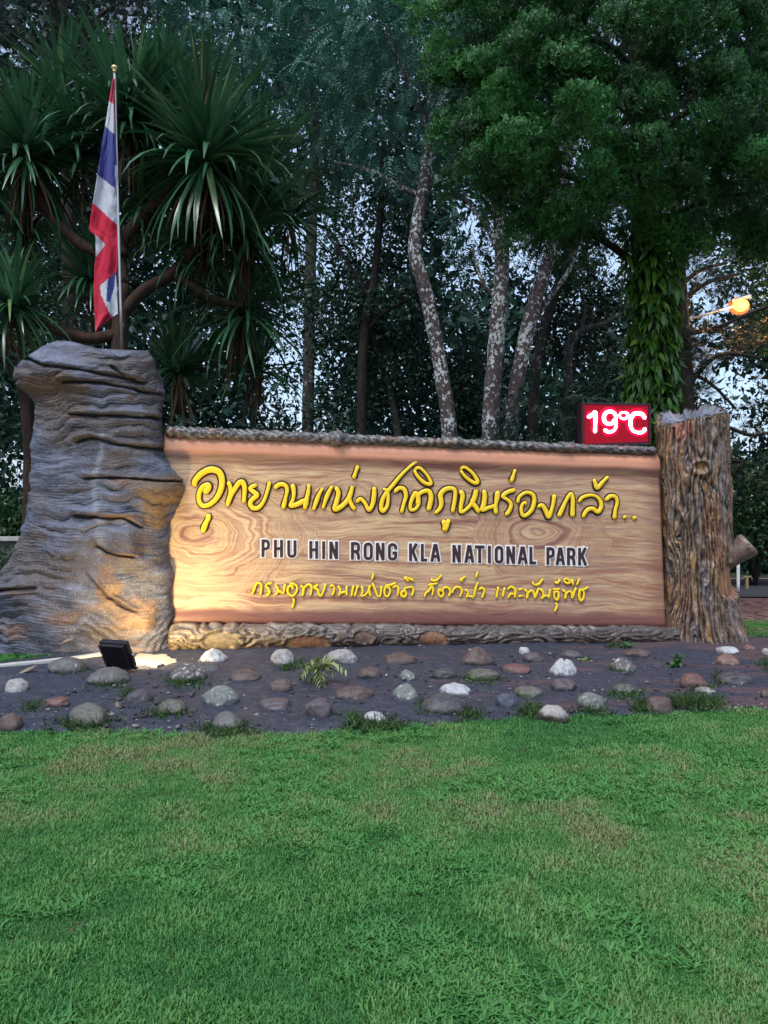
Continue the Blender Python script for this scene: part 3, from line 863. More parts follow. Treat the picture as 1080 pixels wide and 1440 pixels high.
# ------------------------------------------------------------ the stump-shaped pillar on the left
rows = np.array([  # py, left px, right px
 (462, 66, 210), (484, 60, 214), (490, 50, 216), (498, 36, 219), (508, 24, 221), (518, 20, 222), (532, 17, 227), (545, 22, 229), (556, 34, 231), (568, 42, 231), (590, 47, 231),
 (640, 50, 234), (660, 50, 241), (676, 48, 249), (688, 47, 249), (700, 45, 247), (725, 37, 239), (745, 31, 235), (765, 26, 234), (790, 19, 237), (808, 10, 240), (820, -4, 242),
 (835, -25, 243), (860, -45, 244), (885, -62, 245), (905, -74, 244), (925, -84, 242), (950, -92, 240)], dtype=float)
nv, ns = 460, 360
pyv = np.linspace(466, 948, nv)
lft = np.interp(pyv, rows[:, 0], rows[:, 1]); rgt = np.interp(pyv, rows[:, 0], rows[:, 2])
ang = np.linspace(0, 2 * math.pi, ns, endpoint=False)
PYV, AN = np.meshgrid(pyv, ang, indexing='ij')
LF = lft[:, None] + 0 * AN; RG = rgt[:, None] + 0 * AN
YC = 7.95 + 0 * AN
cx = ((LF + RG) / 2 - 540) / F * YC; rx = (RG - LF) / 2 / F * YC
ry = np.interp(pyv, [486, 500, 530, 560, 640, 760, 830, 925, 950], [0.14, 0.24, 0.33, 0.29, 0.28, 0.30, 0.31, 0.33, 0.33])[:, None] + 0 * AN
zz = H - (PYV - 720) / F * YC
ca, sa = np.cos(AN), np.sin(AN)
sq = lambda t_: np.sign(t_) * np.abs(t_) ** 0.85
X3 = cx + rx * sq(ca); Y3 = YC + ry * sq(sa)
PXA = (cx + rx * sq(ca)) / YC * F + 540          # approximate photo column of each vertex
front = sstep(0.2, -0.1, sa)
# strata: horizontal bands warped by noise
w1 = fbm(V3(X3 * 1.6, Y3 * 1.6, zz * 0.7), 4, 101)
w2 = fbm(V3(X3 * 3.5, Y3 * 3.5, zz * 9.0), 4, 131)
lowz = sstep(760, 850, PYV)
s = zz * 8.0 + w1 * (2.6 + 2.6 * lowz) + 0.7 * np.sin(X3 * 3.0) * 0.5
rid = np.abs((s % 1) - 0.5) * 2
s2 = zz * 34.0 + w1 * 7 + w2 * 0.8
rid2 = np.abs((s2 % 1) - 0.5) * 2
lump = fbm(V3(X3 * 2.3, Y3 * 2.3, zz * 2.3), 3, 151)
msk = sstep(-0.15, 0.3, fbm(V3(X3 * 2.1, Y3 * 2.1, zz * 2.6), 3, 161))
msk2 = sstep(-0.2, 0.25, fbm(V3(X3 * 3.1, Y3 * 3.1, zz * 4.6), 3, 164))
fineh = fbm(V3(X3 * 4.5, Y3 * 4.5, zz * 30.0 + w1 * 6), 4, 140)
d = 0.030 * (rid ** 0.4 - 0.75) * msk + 0.010 * (rid2 ** 0.5 - 0.6) * msk2 + 0.085 * lump + 0.026 * w2 + 0.012 * fineh
# traced crevices
def crev(pts, width, depth):
    p = np.array(pts, dtype=float)
    yy = np.interp(PXA, p[:, 0], p[:, 1])
    on = sstep(p[0, 0] - 6, p[0, 0] + 4, PXA) * sstep(p[-1, 0] + 8, p[-1, 0] - 2, PXA) * front
    wv = 2.0 * w2
    e = PYV - yy + wv
    return on * np.exp(-(e / width) ** 2), on * sstep(0, -2.0, -e) * np.exp(-np.clip(e, 0, 99) / 14.0) * 0
cr_mask = np.zeros_like(PYV); lip = np.zeros_like(PYV)
for pts, wd in (([(100, 545), (150, 545), (190, 549), (232, 558)], 2.0), ([(112, 588), (150, 587), (200, 591), (230, 590)], 1.8),
                ([(120, 623), (140, 620), (180, 628), (232, 633)], 2.0), ([(118, 724), (150, 726), (185, 731), (205, 742)], 1.8),
                ([(130, 674), (170, 673), (215, 676), (252, 680)], 1.6), ([(40, 505), (80, 521), (130, 530), (200, 538)], 1.4),
                ([(150, 765), (165, 774), (195, 781)], 2.0), ([(140, 805), (165, 835), (200, 855)], 2.0), ([(5, 838), (30, 826), (70, 822)], 2.4),
                ([(170, 523), (190, 536), (212, 543)], 1.2)):
    m1, m2 = crev(pts, wd, 1)
    cr_mask = np.maximum(cr_mask, m1)
    p = np.array(pts, dtype=float); yy = np.interp(PXA, p[:, 0], p[:, 1])
    on = sstep(p[0, 0] - 6, p[0, 0] + 4, PXA) * sstep(p[-1, 0] + 8, p[-1, 0] - 2, PXA) * front
    lip += on * np.exp(-((PYV - yy + 5.0 + 2 * w2) / 4.0) ** 2)
d = d - 0.055 * cr_mask + 0.028 * np.clip(lip, 0, 1.3)
# knobs and swellings
def blob(px, py, rx_, ry_): return np.exp(-(((PXA - px) / rx_) ** 2 + ((PYV - py) / ry_) ** 2)) * front
d += 0.10 * blob(188, 765, 16, 26) + 0.07 * blob(225, 690, 26, 14) + 0.06 * blob(170, 820, 22, 22) + 0.07 * blob(205, 870, 30, 26) + 0.09 * blob(40, 830, 40, 14) + 0.05 * blob(120, 870, 40, 20)
d -= 0.06 * blob(72, 560, 34, 26)
nx_, ny_ = sq(ca), sq(sa)
nl = np.sqrt(nx_ ** 2 + ny_ ** 2) + 1e-9
topf = sstep(486, 520, PYV)
X3 = X3 + d * nx_ / nl * (0.4 + 0.6 * topf); Y3 = Y3 + d * ny_ / nl
Z3 = zz + 0.02 * w2
# paint
blue = mixc((0.045, 0.050, 0.075), (0.145, 0.165, 0.235), 0.5 + 0.8 * w2 + 0.4 * lump + 0.9 * fineh)
brown = mixc((0.06, 0.034, 0.022), (0.16, 0.088, 0.048), 0.5 + w2 + 0.6 * fineh)
col = mixc(blue, (0.082, 0.062, 0.058), sstep(-0.2, 0.25, fbm(V3(X3 * 2.2, Y3 * 2, zz * 3.5), 3, 171)) * 0.9)
bm_ = np.clip(1.3 * blob(75, 560, 45, 28) + 1.0 * blob(115, 572, 30, 22) + 0.8 * blob(205, 676, 60, 8) + 1.1 * blob(235, 690, 30, 16) + 0.9 * blob(160, 727, 50, 6)
              + 0.9 * blob(225, 720, 14, 30) + 0.9 * blob(180, 778, 22, 5) + 1.2 * blob(165, 815, 14, 22) + 0.9 * blob(50, 825, 30, 8) + 0.8 * blob(40, 880, 30, 18)
              + 0.7 * blob(110, 860, 30, 22) + 0.9 * blob(200, 860, 45, 36) + 0.6 * blob(65, 755, 35, 12) + 0.6 * blob(200, 567, 15, 12), 0, 1)
bm_ = sstep(0.25, 0.75, bm_ + 0.45 * w2 + 0.2 * lump)
col = mixc(col, brown, bm_ * 0.9)
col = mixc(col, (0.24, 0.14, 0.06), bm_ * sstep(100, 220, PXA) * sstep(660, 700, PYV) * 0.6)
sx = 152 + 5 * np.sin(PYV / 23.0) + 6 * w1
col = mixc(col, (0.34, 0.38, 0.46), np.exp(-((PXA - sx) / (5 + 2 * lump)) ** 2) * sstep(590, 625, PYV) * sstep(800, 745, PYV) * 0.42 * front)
col = mixc(col, (0.030, 0.026, 0.028), np.clip((1 - rid) ** 5, 0, 1) * 0.8 * msk)
col = mixc(col, (0.045, 0.038, 0.04), np.clip((1 - rid2) ** 4, 0, 1) * 0.5 * msk2)
col = mixc(col, (0.025, 0.016, 0.012), cr_mask * 0.9)
Z3b = Z3
# lid: taper rings inward to a top contour that follows the photograph's skyline
topx = np.array([18, 40, 60, 80, 100, 130, 150, 175, 195, 208, 218, 226]); topy = np.array([516, 500, 487, 479, 480, 489, 499, 503, 495, 493, 508, 524])
v = V3(X3, Y3, Z3)
sky_z = H - (np.interp(v[..., 0] / v[..., 1] * F + 540, topx, topy) - 720) / F * v[..., 1]
v[..., 2] = np.minimum(v[..., 2], sky_z + 0.008 * w2)
lid = []
r0 = v[0]; c0 = r0.mean(0)
lidc = []
for k, t in enumerate((0.8, 0.6, 0.4, 0.2, 0.02)):
    q = c0 + (r0 - c0) * t; q[:, 2] = r0[:, 2] * t + c0[2] * (1 - t)
    lid.append(q); lidc.append(col[0] * t + col[0].mean(0) * (1 - t))
v = np.concatenate([np.array(lid)[::-1], v]).reshape(-1, 3); c = np.concatenate([np.array(lidc)[::-1], col]).reshape(-1, 3)
base = np.array([(140 - 540) / F * 7.95, 7.95, 0.0])
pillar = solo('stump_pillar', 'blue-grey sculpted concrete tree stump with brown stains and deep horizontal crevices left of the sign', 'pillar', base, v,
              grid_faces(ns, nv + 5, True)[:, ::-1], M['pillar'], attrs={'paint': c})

# ------------------------------------------------------------ bark post on the right
rowsR = np.array([(570, 930, 1017), (600, 927, 1019), (640, 930, 1021), (700, 932, 1023), (760, 934, 1025), (800, 936, 1027), (850, 938, 1032), (875, 937, 1037), (895, 935, 1044), (912, 933, 1051), (930, 930, 1056)], dtype=float)
YR0 = 8.62
nv, ns = 420, 420
pyv = np.linspace(560, 928, nv)
lft = np.interp(pyv, rowsR[:, 0], rowsR[:, 1]); rgt = np.interp(pyv, rowsR[:, 0], rowsR[:, 2])
ang = np.linspace(0, 2 * math.pi, ns, endpoint=False)
PYV, AN = np.meshgrid(pyv, ang, indexing='ij')
cxp = ((lft + rgt) / 2)[:, None] + 0 * AN; rxp = ((rgt - lft) / 2)[:, None] + 0 * AN
cx = (cxp - 540) / F * YR0; rx = rxp / F * YR0
zz = H - (PYV - 720) / F * YR0
ca, sa = np.cos(AN), np.sin(AN)
PXA = cxp + rxp * ca
front = sstep(0.2, -0.1, sa)
def blob(px, py, rx_, ry_): return np.exp(-(((PXA - px) / rx_) ** 2 + ((PYV - py) / ry_) ** 2)) * front
w1 = fbm(V3(ca * 2.4, sa * 2.4, zz * 1.5), 3, 201)
w2 = fbm(V3(ca * 7, sa * 7, zz * 2.2), 3, 222)
kn = np.sqrt(((PXA - 968) / 10) ** 2 + ((PYV - 660) / 9) ** 2)
swirl = 1.2 * np.exp(-(kn / 2.6) ** 2) * front
flare = sstep(830, 910, PYV)
s = AN / (2 * math.pi) * 46 + w1 * 2.6 + w2 * 0.8 + swirl * np.sign(PXA - 968)
rid = np.abs((s % 1) - 0.5) * 2
s2 = AN / (2 * math.pi) * 140 + w1 * 7 + w2 * 2.2
rid2 = np.abs((s2 % 1) - 0.5) * 2
brk = fbm(V3(ca * 9, sa * 9, zz * 7), 3, 260)
d = 0.034 * (rid ** 0.55 - 0.6) + 0.018 * (rid2 ** 0.7 - 0.5) + 0.034 * brk + 0.03 * w1 + flare * 0.03 * np.sin(AN * 7 + 2 * w1)
wound = sstep(1.05, 0.85, np.sqrt(((PXA - 1012) / 20) ** 2 + ((PYV - 815) / 25) ** 2)) * front
d = d * (1 - wound * 0.85) - 0.04 * wound
d += 0.03 * np.exp(-((kn - 1) / 0.35) ** 2) * front
lit_gold = sstep(0.0, 0.5, fbm(V3(ca * 4, sa * 4, zz * 2.2), 3, 290) + 0.25 * sstep(990, 940, PXA) + 0.15)
X3 = cx + (rx + d) * ca; Y3 = YR0 + (rx * 0.95 + d) * sa
bark = mixc((0.05, 0.028, 0.017), (0.25, 0.15, 0.09), rid * 0.8 + 0.4 * brk)
bark = mixc(bark, (0.22, 0.20, 0.22), sstep(0.1, 0.45, fbm(V3(ca * 6, sa * 6, zz * 2.5), 3, 310) + 0.3 * (rid2 - 0.5)) * 0.65)
bark = mixc(bark, (0.42, 0.22, 0.05), lit_gold * sstep(0.45, 0.95, rid) * 0.6)  # yellow light on the left-hand ridges is put into the bark colour
bark = mixc(bark, (0.30, 0.07, 0.03), sstep(0.25, 0.6, fbm(V3(ca * 3, sa * 3, zz * 1.4), 2, 330)) * 0.5 * rid)
bark = mixc(bark, (0.36, 0.12, 0.06), blob(945, 608, 10, 14) * 0.8)
bark = mixc(bark, (0.40, 0.155, 0.05), wound)
bark = mixc(bark, (0.32, 0.18, 0.05), sstep(0.9, 0.6, kn) * front)
bark = mixc(bark, (0.022, 0.014, 0.011), np.clip((1 - rid) ** 2.2, 0, 1) * 0.85)
bark = mixc(bark, (0.12, 0.12, 0.13), sstep(885, 915, PYV) * 0.6)
# ragged rim: front lower than back
rim_py = 600 - 20 * sstep(-0.6, 0.7, sa) - 12 * sstep(925, 1015, PXA) + 9 * fbm(V3(ca * 2.5, sa * 2.5, 1.5), 2, 5) + 6 * (rid - 0.5) + 5 * fbm(V3(ca * 8, sa * 8, 0.5), 2, 6)
zrim = H - (rim_py - 720) / F * YR0
Z3 = np.minimum(zz, zrim)
v = V3(X3, Y3, Z3)
r0 = v[0].copy(); c0 = r0.mean(0)
lid, lidc = [], []
for k, (t, dz) in enumerate(((0.9, -0.01), (0.78, -0.05), (0.6, -0.07), (0.4, -0.07), (0.2, -0.06), (0.02, -0.05))):
    q = c0 + (r0 - c0) * t; q[:, 2] = r0[:, 2] * t + c0[2] * (1 - t) + dz + 0.02 * fbm(q * 14, 3, 5)
    lid.append(q); lidc.append(mixc((0.13, 0.14, 0.18), (0.26, 0.27, 0.33), 0.5 + fbm(q * 12, 3, 9)))
v = np.concatenate([np.array(lid)[::-1], v]).reshape(-1, 3); c = np.concatenate([np.array(lidc)[::-1], bark]).reshape(-1, 3)
base = np.array([(985 - 540) / F * YR0, YR0, 0.0])
post = thing('tree_post', 'round concrete post sculpted as brown ridged tree bark at the right end of the sign', 'post', tuple(base))
part('trunk', post, v, grid_faces(ns, nv + 6, True)[:, ::-1], M['post'], attrs={'paint': c})
# stub of a sawn branch
pa = P(1018, 792, 8.58); pb = P(1054, 764, 8.5)
nn = 40
path = np.array([pa + (pb - pa) * t for t in np.linspace(0, 1, nn)])
rad = np.interp(np.linspace(0, 1, nn), [0, 0.4, 0.9, 1], [0.09, 0.105, 0.14, 0.125])
v, f = tube(path, rad, 48)
a_ = np.tile(np.arange(48) / 48.0, nn)
rd = np.abs(((a_ * 22 + 1.3 * fbm(v * 7, 2, 3)) % 1) - 0.5) * 2
ctr = np.repeat(path, 48, axis=0)
v = ctr + (v - ctr) * (1 + 0.14 * (rd - 0.5))[:, None]
sc = mixc(mixc((0.06, 0.04, 0.03), (0.30, 0.25, 0.23), rd), (0.34, 0.14, 0.05), sstep(0.75, 0.25, a_) * 0.3)
part('branch_stub', post, v, f, M['post'], attrs={'paint': sc}, smooth=True)

# ------------------------------------------------------------ LED temperature display
led = thing('temperature_display', 'red LED display reading 19 degrees C mounted on top of the sign', 'display', tuple(S(866, 632, -0.1)))
def quadbox(pts, d0, d1):
    fr = np.array([S(a, c_, d0) for a, c_ in pts]); bk = np.array([S(a, c_, d1) for a, c_ in pts])
    n_ = len(pts)
    return np.vstack([fr, bk]), [list(range(n_)), [n_ + i for i in range(n_)][::-1]] + [[i, n_ + i, n_ + (i + 1) % n_, (i + 1) % n_] for i in range(n_)]
v, f = quadbox([(818, 565.5), (915.5, 567.5), (916, 625), (818.5, 628)], -0.02, -0.14)
part('housing', led, v, f, M['rust'], smooth=False)
M['led_bg'] = emit('led_red_field', (0.66, 0.0, 0.03), 0.30)
M['led_mid'] = emit('led_painted_outer_halo', (1.0, 0.0, 0.05), 0.55)  # red glow round the characters, painted as wider emissive outlines
M['led_halo'] = emit('led_painted_halo', (1.0, 0.003, 0.07), 0.9)
M['led_on'] = emit('led_white_hot', (1.0, 0.78, 0.86), 4.0)
v, f = quadbox([(822.5, 569), (912, 570.5), (912.5, 621), (823, 624)], -0.014, -0.022)
part('screen', led, v, f, M['led_bg'], smooth=False)
b = Bag()
for pts in ([(818, 565.5), (915.5, 567.5), (915.5, 570), (818, 568.3)], [(818.5, 625), (916, 622), (916, 625), (818.5, 628)], [(818, 569), (821.5, 569), (822, 624.6), (818.5, 624.6)], [(912.8, 570.4), (915.8, 570.4), (916, 621.6), (913, 621.6)]):
    b.add(quadbox(pts, -0.004, -0.03))
v, f = b.get(); part('frame', led, v, f, M['rust'], smooth=False)
for pxl in (840, 894):
    v, f = quadbox([(pxl - 3, 624), (pxl + 3, 624), (pxl + 3, 636), (pxl - 3, 636)], -0.06, -0.10)
    part('bracket', led, v, f, M['black'], smooth=False)
LC = crop(800, 550, 7.714)
chars = [
 ([LC([(205,285),(255,255),(290,215)]), LC([(290,215),(290,300),(285,450)])], 4.9),
 ([LC([(500,300),(470,350),(415,350),(385,315),(385,265),(415,228),(465,222),(505,255),(512,320),(508,395),(475,435),(425,440),(385,415)])], 4.4),
 ([LC([(595,228),(632,240),(640,268),(620,295),(590,300),(560,285),(552,258),(570,235),(597,228)])], 3.0),
 ([LC([(830,300),(800,255),(750,240),(700,255),(672,310),(672,380),(700,430),(760,450),(805,440),(835,400)])], 4.8),
]
def tube_px(pts, w, base, hgt): return brush(pts, w, base, hgt, 0)
def flat_shift(vf, off):
    v, f = vf; return v + SN * off, f
for st, w in chars:
    b = Bag()
    for q in st:
        b.add(flat_shift(tube_px(q, w + 9.0, 0.0, 0.003), -0.013), 2)
        b.add(flat_shift(tube_px(q, w + 3.6, 0.0, 0.006), -0.012), 1)
        b.add(flat_shift(tube_px(q, w, 0.003, 0.010), -0.010), 0)
    v, f = b.get()
    part('character', led, v, f, [M['led_on'], M['led_halo'], M['led_mid']], fmat=b.m)
# the light the display gives off
ld = bpy.data.lights.new('display_glow', 'AREA'); ld.energy = 4; ld.color = (1, 0.05, 0.15); ld.size = 0.6; ld.size_y = 0.35; ld.shape = 'RECTANGLE'
lo_ = bpy.data.objects.new('display_glow', ld); COL.objects.link(lo_); lo_.parent = led
lo_.location = Vector(S(866, 598, 0.03)) - world_loc(led); lo_.rotation_euler = Vector(-SN).to_track_quat('-Z', 'Y').to_euler() if False else Vector(SN).to_track_quat('-Z', 'Y').to_euler()

# ------------------------------------------------------------ flagpole and flag
PY0 = 8.35
top = P(161, 99, PY0); bot = P(171.5, 504, PY0)
pole = thing('flagpole', 'thin silver flagpole with brass ball standing on the stump pillar', 'flagpole', tuple(bot))
v, f = tube(np.array([bot + (top - bot) * t for t in np.linspace(0, 1, 6)]), np.full(6, 0.014), 12); part('pole', pole, v, f, M['metal'])
M['brass'] = plain('brass', (0.65, 0.5, 0.22), 0.3, 0.5, metal=0.7)
v, f = lathe([(0.006, -0.02), (0.02, -0.018), (0.02, -0.005), (0.012, 0.0), (0.028, 0.014), (0.034, 0.03), (0.028, 0.046), (0.008, 0.058)], 16)
part('finial', pole, v + top, f, M['brass'])
v, f = lathe([(0.05, 0), (0.05, 0.012), (0.024, 0.02), (0.024, 0.08)], 16); part('foot', pole, v + bot - np.array([0, 0, 0.02]), f, M['metal'])

FLc = lambda a, c_: (80 + a / 3.6, 80 + c_ / 3.6)
Lx = [(110, 283), (230, 264), (350, 245), (470, 224), (595, 205), (740, 181), (862, 163), (880, 166), (905, 196), (1010, 197), (1060, 191), (1180, 186), (1300, 192), (1388, 195)]
Rx = [(110, 291), (240, 293), (480, 299), (670, 311), (800, 314), (850, 309), (985, 309), (1050, 309), (1095, 298), (1160, 303), (1300, 309), (1318, 278), (1350, 242), (1390, 198)]
nr, nc = 200, 36
ys = np.linspace(110, 1390, nr)
lx = np.interp(ys, *zip(*Lx)); rx2 = np.interp(ys, *zip(*Rx))
U2, C2 = np.meshgrid(ys, np.linspace(0, 1, nc), indexing='ij')
XX = lx[:, None] + (rx2 - lx)[:, None] * C2
RED, WHT, BLU = 0, 1, 2
def inpoly(x, y, poly):
    x = np.asarray(x); y = np.asarray(y); ins = np.zeros(x.shape, bool); n = len(poly)
    for i in range(n):
        x0, y0 = poly[i]; x1, y1 = poly[(i + 1) % n]
        c_ = ((y0 > y) != (y1 > y)); c_ &= x < (x1 - x0) * (y - y0) / (y1 - y0 + 1e-9) + x0; ins ^= c_
    return ins
def lineY(x, a, b): return a[1] + (x - a[0]) * (b[1] - a[1]) / (b[0] - a[0])
xc = (XX[:-1, :-1] + XX[1:, 1:]) / 2; yc = (U2[:-1, :-1] + U2[1:, 1:]) / 2
cid = np.zeros(xc.shape, int)
cid[yc > lineY(xc, (265, 225), (288, 238))] = WHT
cid[yc > lineY(xc, (245, 350), (290, 392))] = BLU
cid[yc > lineY(xc, (205, 595), (297, 668))] = WHT
cid[yc > lineY(xc, (182, 740), (305, 850))] = RED
cid[inpoly(xc, yc, [(286, 225), (296, 225), (300, 545), (292, 390)])] = RED
cid[inpoly(xc, yc, [(294, 548), (312, 548), (312, 672), (298, 668)])] = WHT
cid[inpoly(xc, yc, [(298, 670), (330, 670), (330, 800), (306, 850)])] = RED
cid[inpoly(xc, yc, [(180, 895), (205, 908), (246, 950), (196, 1016), (170, 1000)])] = WHT
cid[inpoly(xc, yc, [(219, 1160), (258, 1125), (300, 1090), (320, 1150), (320, 1330), (272, 1312), (225, 1205)])] = WHT
cid[inpoly(xc, yc, [(258, 1125), (300, 1088), (291, 1170), (266, 1245), (250, 1232)])] = BLU
px = 80 + XX / 3.6; py = 80 + U2 / 3.6
tt = (U2 - 110) / 1280
fold = 0.035 * np.sin(C2 * 9 + tt * 4) * (0.3 + 0.7 * C2) + 0.03 * np.sin(C2 * 4 - tt * 7) + 0.022 * fbm(V3(C2 * 6, tt * 16, 0), 4, 3)
fold += 0.05 * (U2 > 905) * sstep(900, 960, U2) * (C2 - 0.5)
dep = PY0 - 0.02 - fold
pt = np.stack([(px - 540) / F * dep, dep, H - (py - 720) / F * dep], -1).reshape(-1, 3)
def clothmat(nm, c_):
    t = NT(nm); w = t.noise(t.coord(), 160, 2); t.base(t.mix(w, tuple(k * 0.85 for k in c_), c_)); t.rough(0.85); t.spec(0.15); t.p.inputs['Sheen Weight'].default_value = 0.2
    tr = t.n('BsdfTranslucent'); t.put(tr.inputs[0], c_); mx = t.n('MixShader'); mx.inputs[0].default_value = 0.25
    t.t.links.new(t.p.outputs[0], mx.inputs[1]); t.t.links.new(tr.outputs[0], mx.inputs[2]); t.t.links.new(mx.outputs[0], t.out.inputs[0]); return t.m
fm = [clothmat('red_cloth', (0.62, 0.025, 0.06)), clothmat('white_cloth', (0.62, 0.63, 0.68)), clothmat('blue_cloth', (0.06, 0.07, 0.28))]
flag = solo('flag', 'red, white and blue striped flag hanging limp from the silver pole', 'flag', top, pt, grid_faces(nc, nr), fm, fmat=cid.ravel())
sm_ = flag.modifiers.new('thickness', 'SOLIDIFY'); sm_.thickness = 0.003

# ------------------------------------------------------------ floodlight
fb = G(166, 948)
flood = thing('floodlight', 'black finned floodlight on the ground before the stump, its warm beam on the sign', 'floodlight', tuple(fb))
aim = Vector((0.30, 0.84, 0.45)).normalized()
zax = -aim; xax = Vector((0, 0, 1)).cross(zax).normalized(); yax = zax.cross(xax)
rotm = Matrix((xax, yax, zax)).transposed()
RM = np.array(rotm)
fc = fb + np.array([0, 0, 0.185])
def fbox(c_, s_):
    v, f = box((0, 0, 0), s_); v = (v + np.array(c_)) @ RM.T + fc; return v, f
b = Bag(); b.add(fbox((0, 0, 0), (0.285, 0.27, 0.05)))
b.add(fbox((0, 0, 0.032), (0.255, 0.24, 0.018)))
v, f = b.get(); body = part('body', flood, v, f, M['black'], smooth=False)
md = body.modifiers.new('bevel', 'BEVEL'); md.width = 0.006; md.segments = 2
b = Bag()
for k in range(17): b.add(fbox((0, -0.118 + k * 0.0148, 0.052), (0.262, 0.005, 0.026)))
v, f = b.get(); part('cooling_fins', flood, v, f, M['black'], smooth=False)
M['lens'] = emit('lit_lens', (1.0, 0.78, 0.42), 30)
v, f = fbox((0, 0, -0.0265), (0.24, 0.22, 0.004)); part('lens', flood, v, f, M['lens'], smooth=False)
b = Bag()
for sx_ in (-1, 1):
    b.add(fbox((sx_ * 0.150, -0.05, 0.0), (0.006, 0.13, 0.028)))
b.add(fbox((0, -0.150, 0.0), (0.31, 0.006, 0.03)))
v, f = b.get(); part('bracket', flood, v, f, M['black'], smooth=False)
for sx_ in (-1, 1):
    v0, f0 = lathe([(0.014, 0), (0.014, 0.012), (0.006, 0.014)], 8)
    q = v0[:, [2, 0, 1]] * np.array([sx_, 1, 1]) + np.array([sx_ * 0.153, 0, 0]); part('bolt', flood, q @ RM.T + fc, f0, M['metal'])
cb = np.array([fc + RM @ np.array([0.03, -0.1, 0.06]), fb + np.array([-0.03, -0.06, 0.03]), fb + np.array([-0.2, -0.02, 0.03]), fb + np.array([-0.42, 0.25, 0.05])])
v, f = tube(cb, [0.006] * 4, 8, sm=24); part('cable', flood, v, f, M['black'])
la = bpy.data.lights.new('floodlight_lamp', 'AREA'); la.shape = 'RECTANGLE'; la.size = 0.22; la.size_y = 0.2; la.energy = 19; la.color = (1.0, 0.72, 0.36)
lo_ = bpy.data.objects.new('floodlight_lamp', la); COL.objects.link(lo_); lo_.parent = flood
lo_.matrix_local = Matrix.Translation(Vector(fc) + aim * 0.035 - world_loc(flood)) @ rotm.to_4x4()

# ------------------------------------------------------------ stones in the bed
ICO = None
def icosphere(sub):
    import bmesh
    bm = bmesh.new(); bmesh.ops.create_icosphere(bm, subdivisions=sub, radius=1)
    v = np.array([q.co[:] for q in bm.verts]); f = np.array([[x.index for x in q.verts] for q in bm.faces]); bm.free(); return v, f
ICO = icosphere(4)
def stone(cx, cy, w, h, mat, label, pointy=0.0, boxy=0.0, seed=0, ridge=0.0):
    g_ = G(cx, cy + h * 0.38); w *= 1.0; h *= 1.05
    mpp = g_[1] / F
    a = w / 2 * mpp; hz = h * 0.80 * mpp; dpt = a * 0.78
    v = ICO[0].copy()
    if boxy: v = np.sign(v) * np.abs(v) ** (1 - 0.45 * boxy)
    n1 = fbm(ICO[0] * 1.1 + seed * 3.7, 3, 7 + seed); n2 = fbm(ICO[0] * 3.2 + seed, 3, 90 + seed)
    v = v * (1 + 0.28 * n1 + 0.09 * n2)[:, None]
    if pointy:
        k = np.clip(v[:, 2], 0, 1); v[:, :2] *= (1 - pointy * k)[:, None]
    if ridge: v[:, 2] -= ridge * np.exp(-((v[:, 0] - 0.15) / 0.12) ** 2) * (v[:, 2] > 0)
    # flatten facets a little
    for q in range(5):
        rs = np.random.default_rng(seed * 7 + q); dn = rs.normal(size=3); dn /= np.linalg.norm(dn); dd = 0.80 + 0.15 * rs.random()
        s_ = v @ dn; over = np.clip(s_ - dd, 0, None); v -= over[:, None] * dn * 0.8
    v *= np.array([a, dpt, hz * 0.66])
    v[:, 2] += hz * 0.2
    ang_ = (seed * 1.37) % 0.6 - 0.3
    c_, s_ = math.cos(ang_), math.sin(ang_)
    v[:, :2] = v[:, :2] @ np.array([[c_, s_], [-s_, c_]])
    base = g_ + np.array([0, a * 0.3, 0.015])
    me = mesh_np('cobble', v, ICO[1], M[mat])
    o = link('cobble', me); o.location = base
    return tag(o, label, 'stone', 'stones set in the dark bed below the sign')
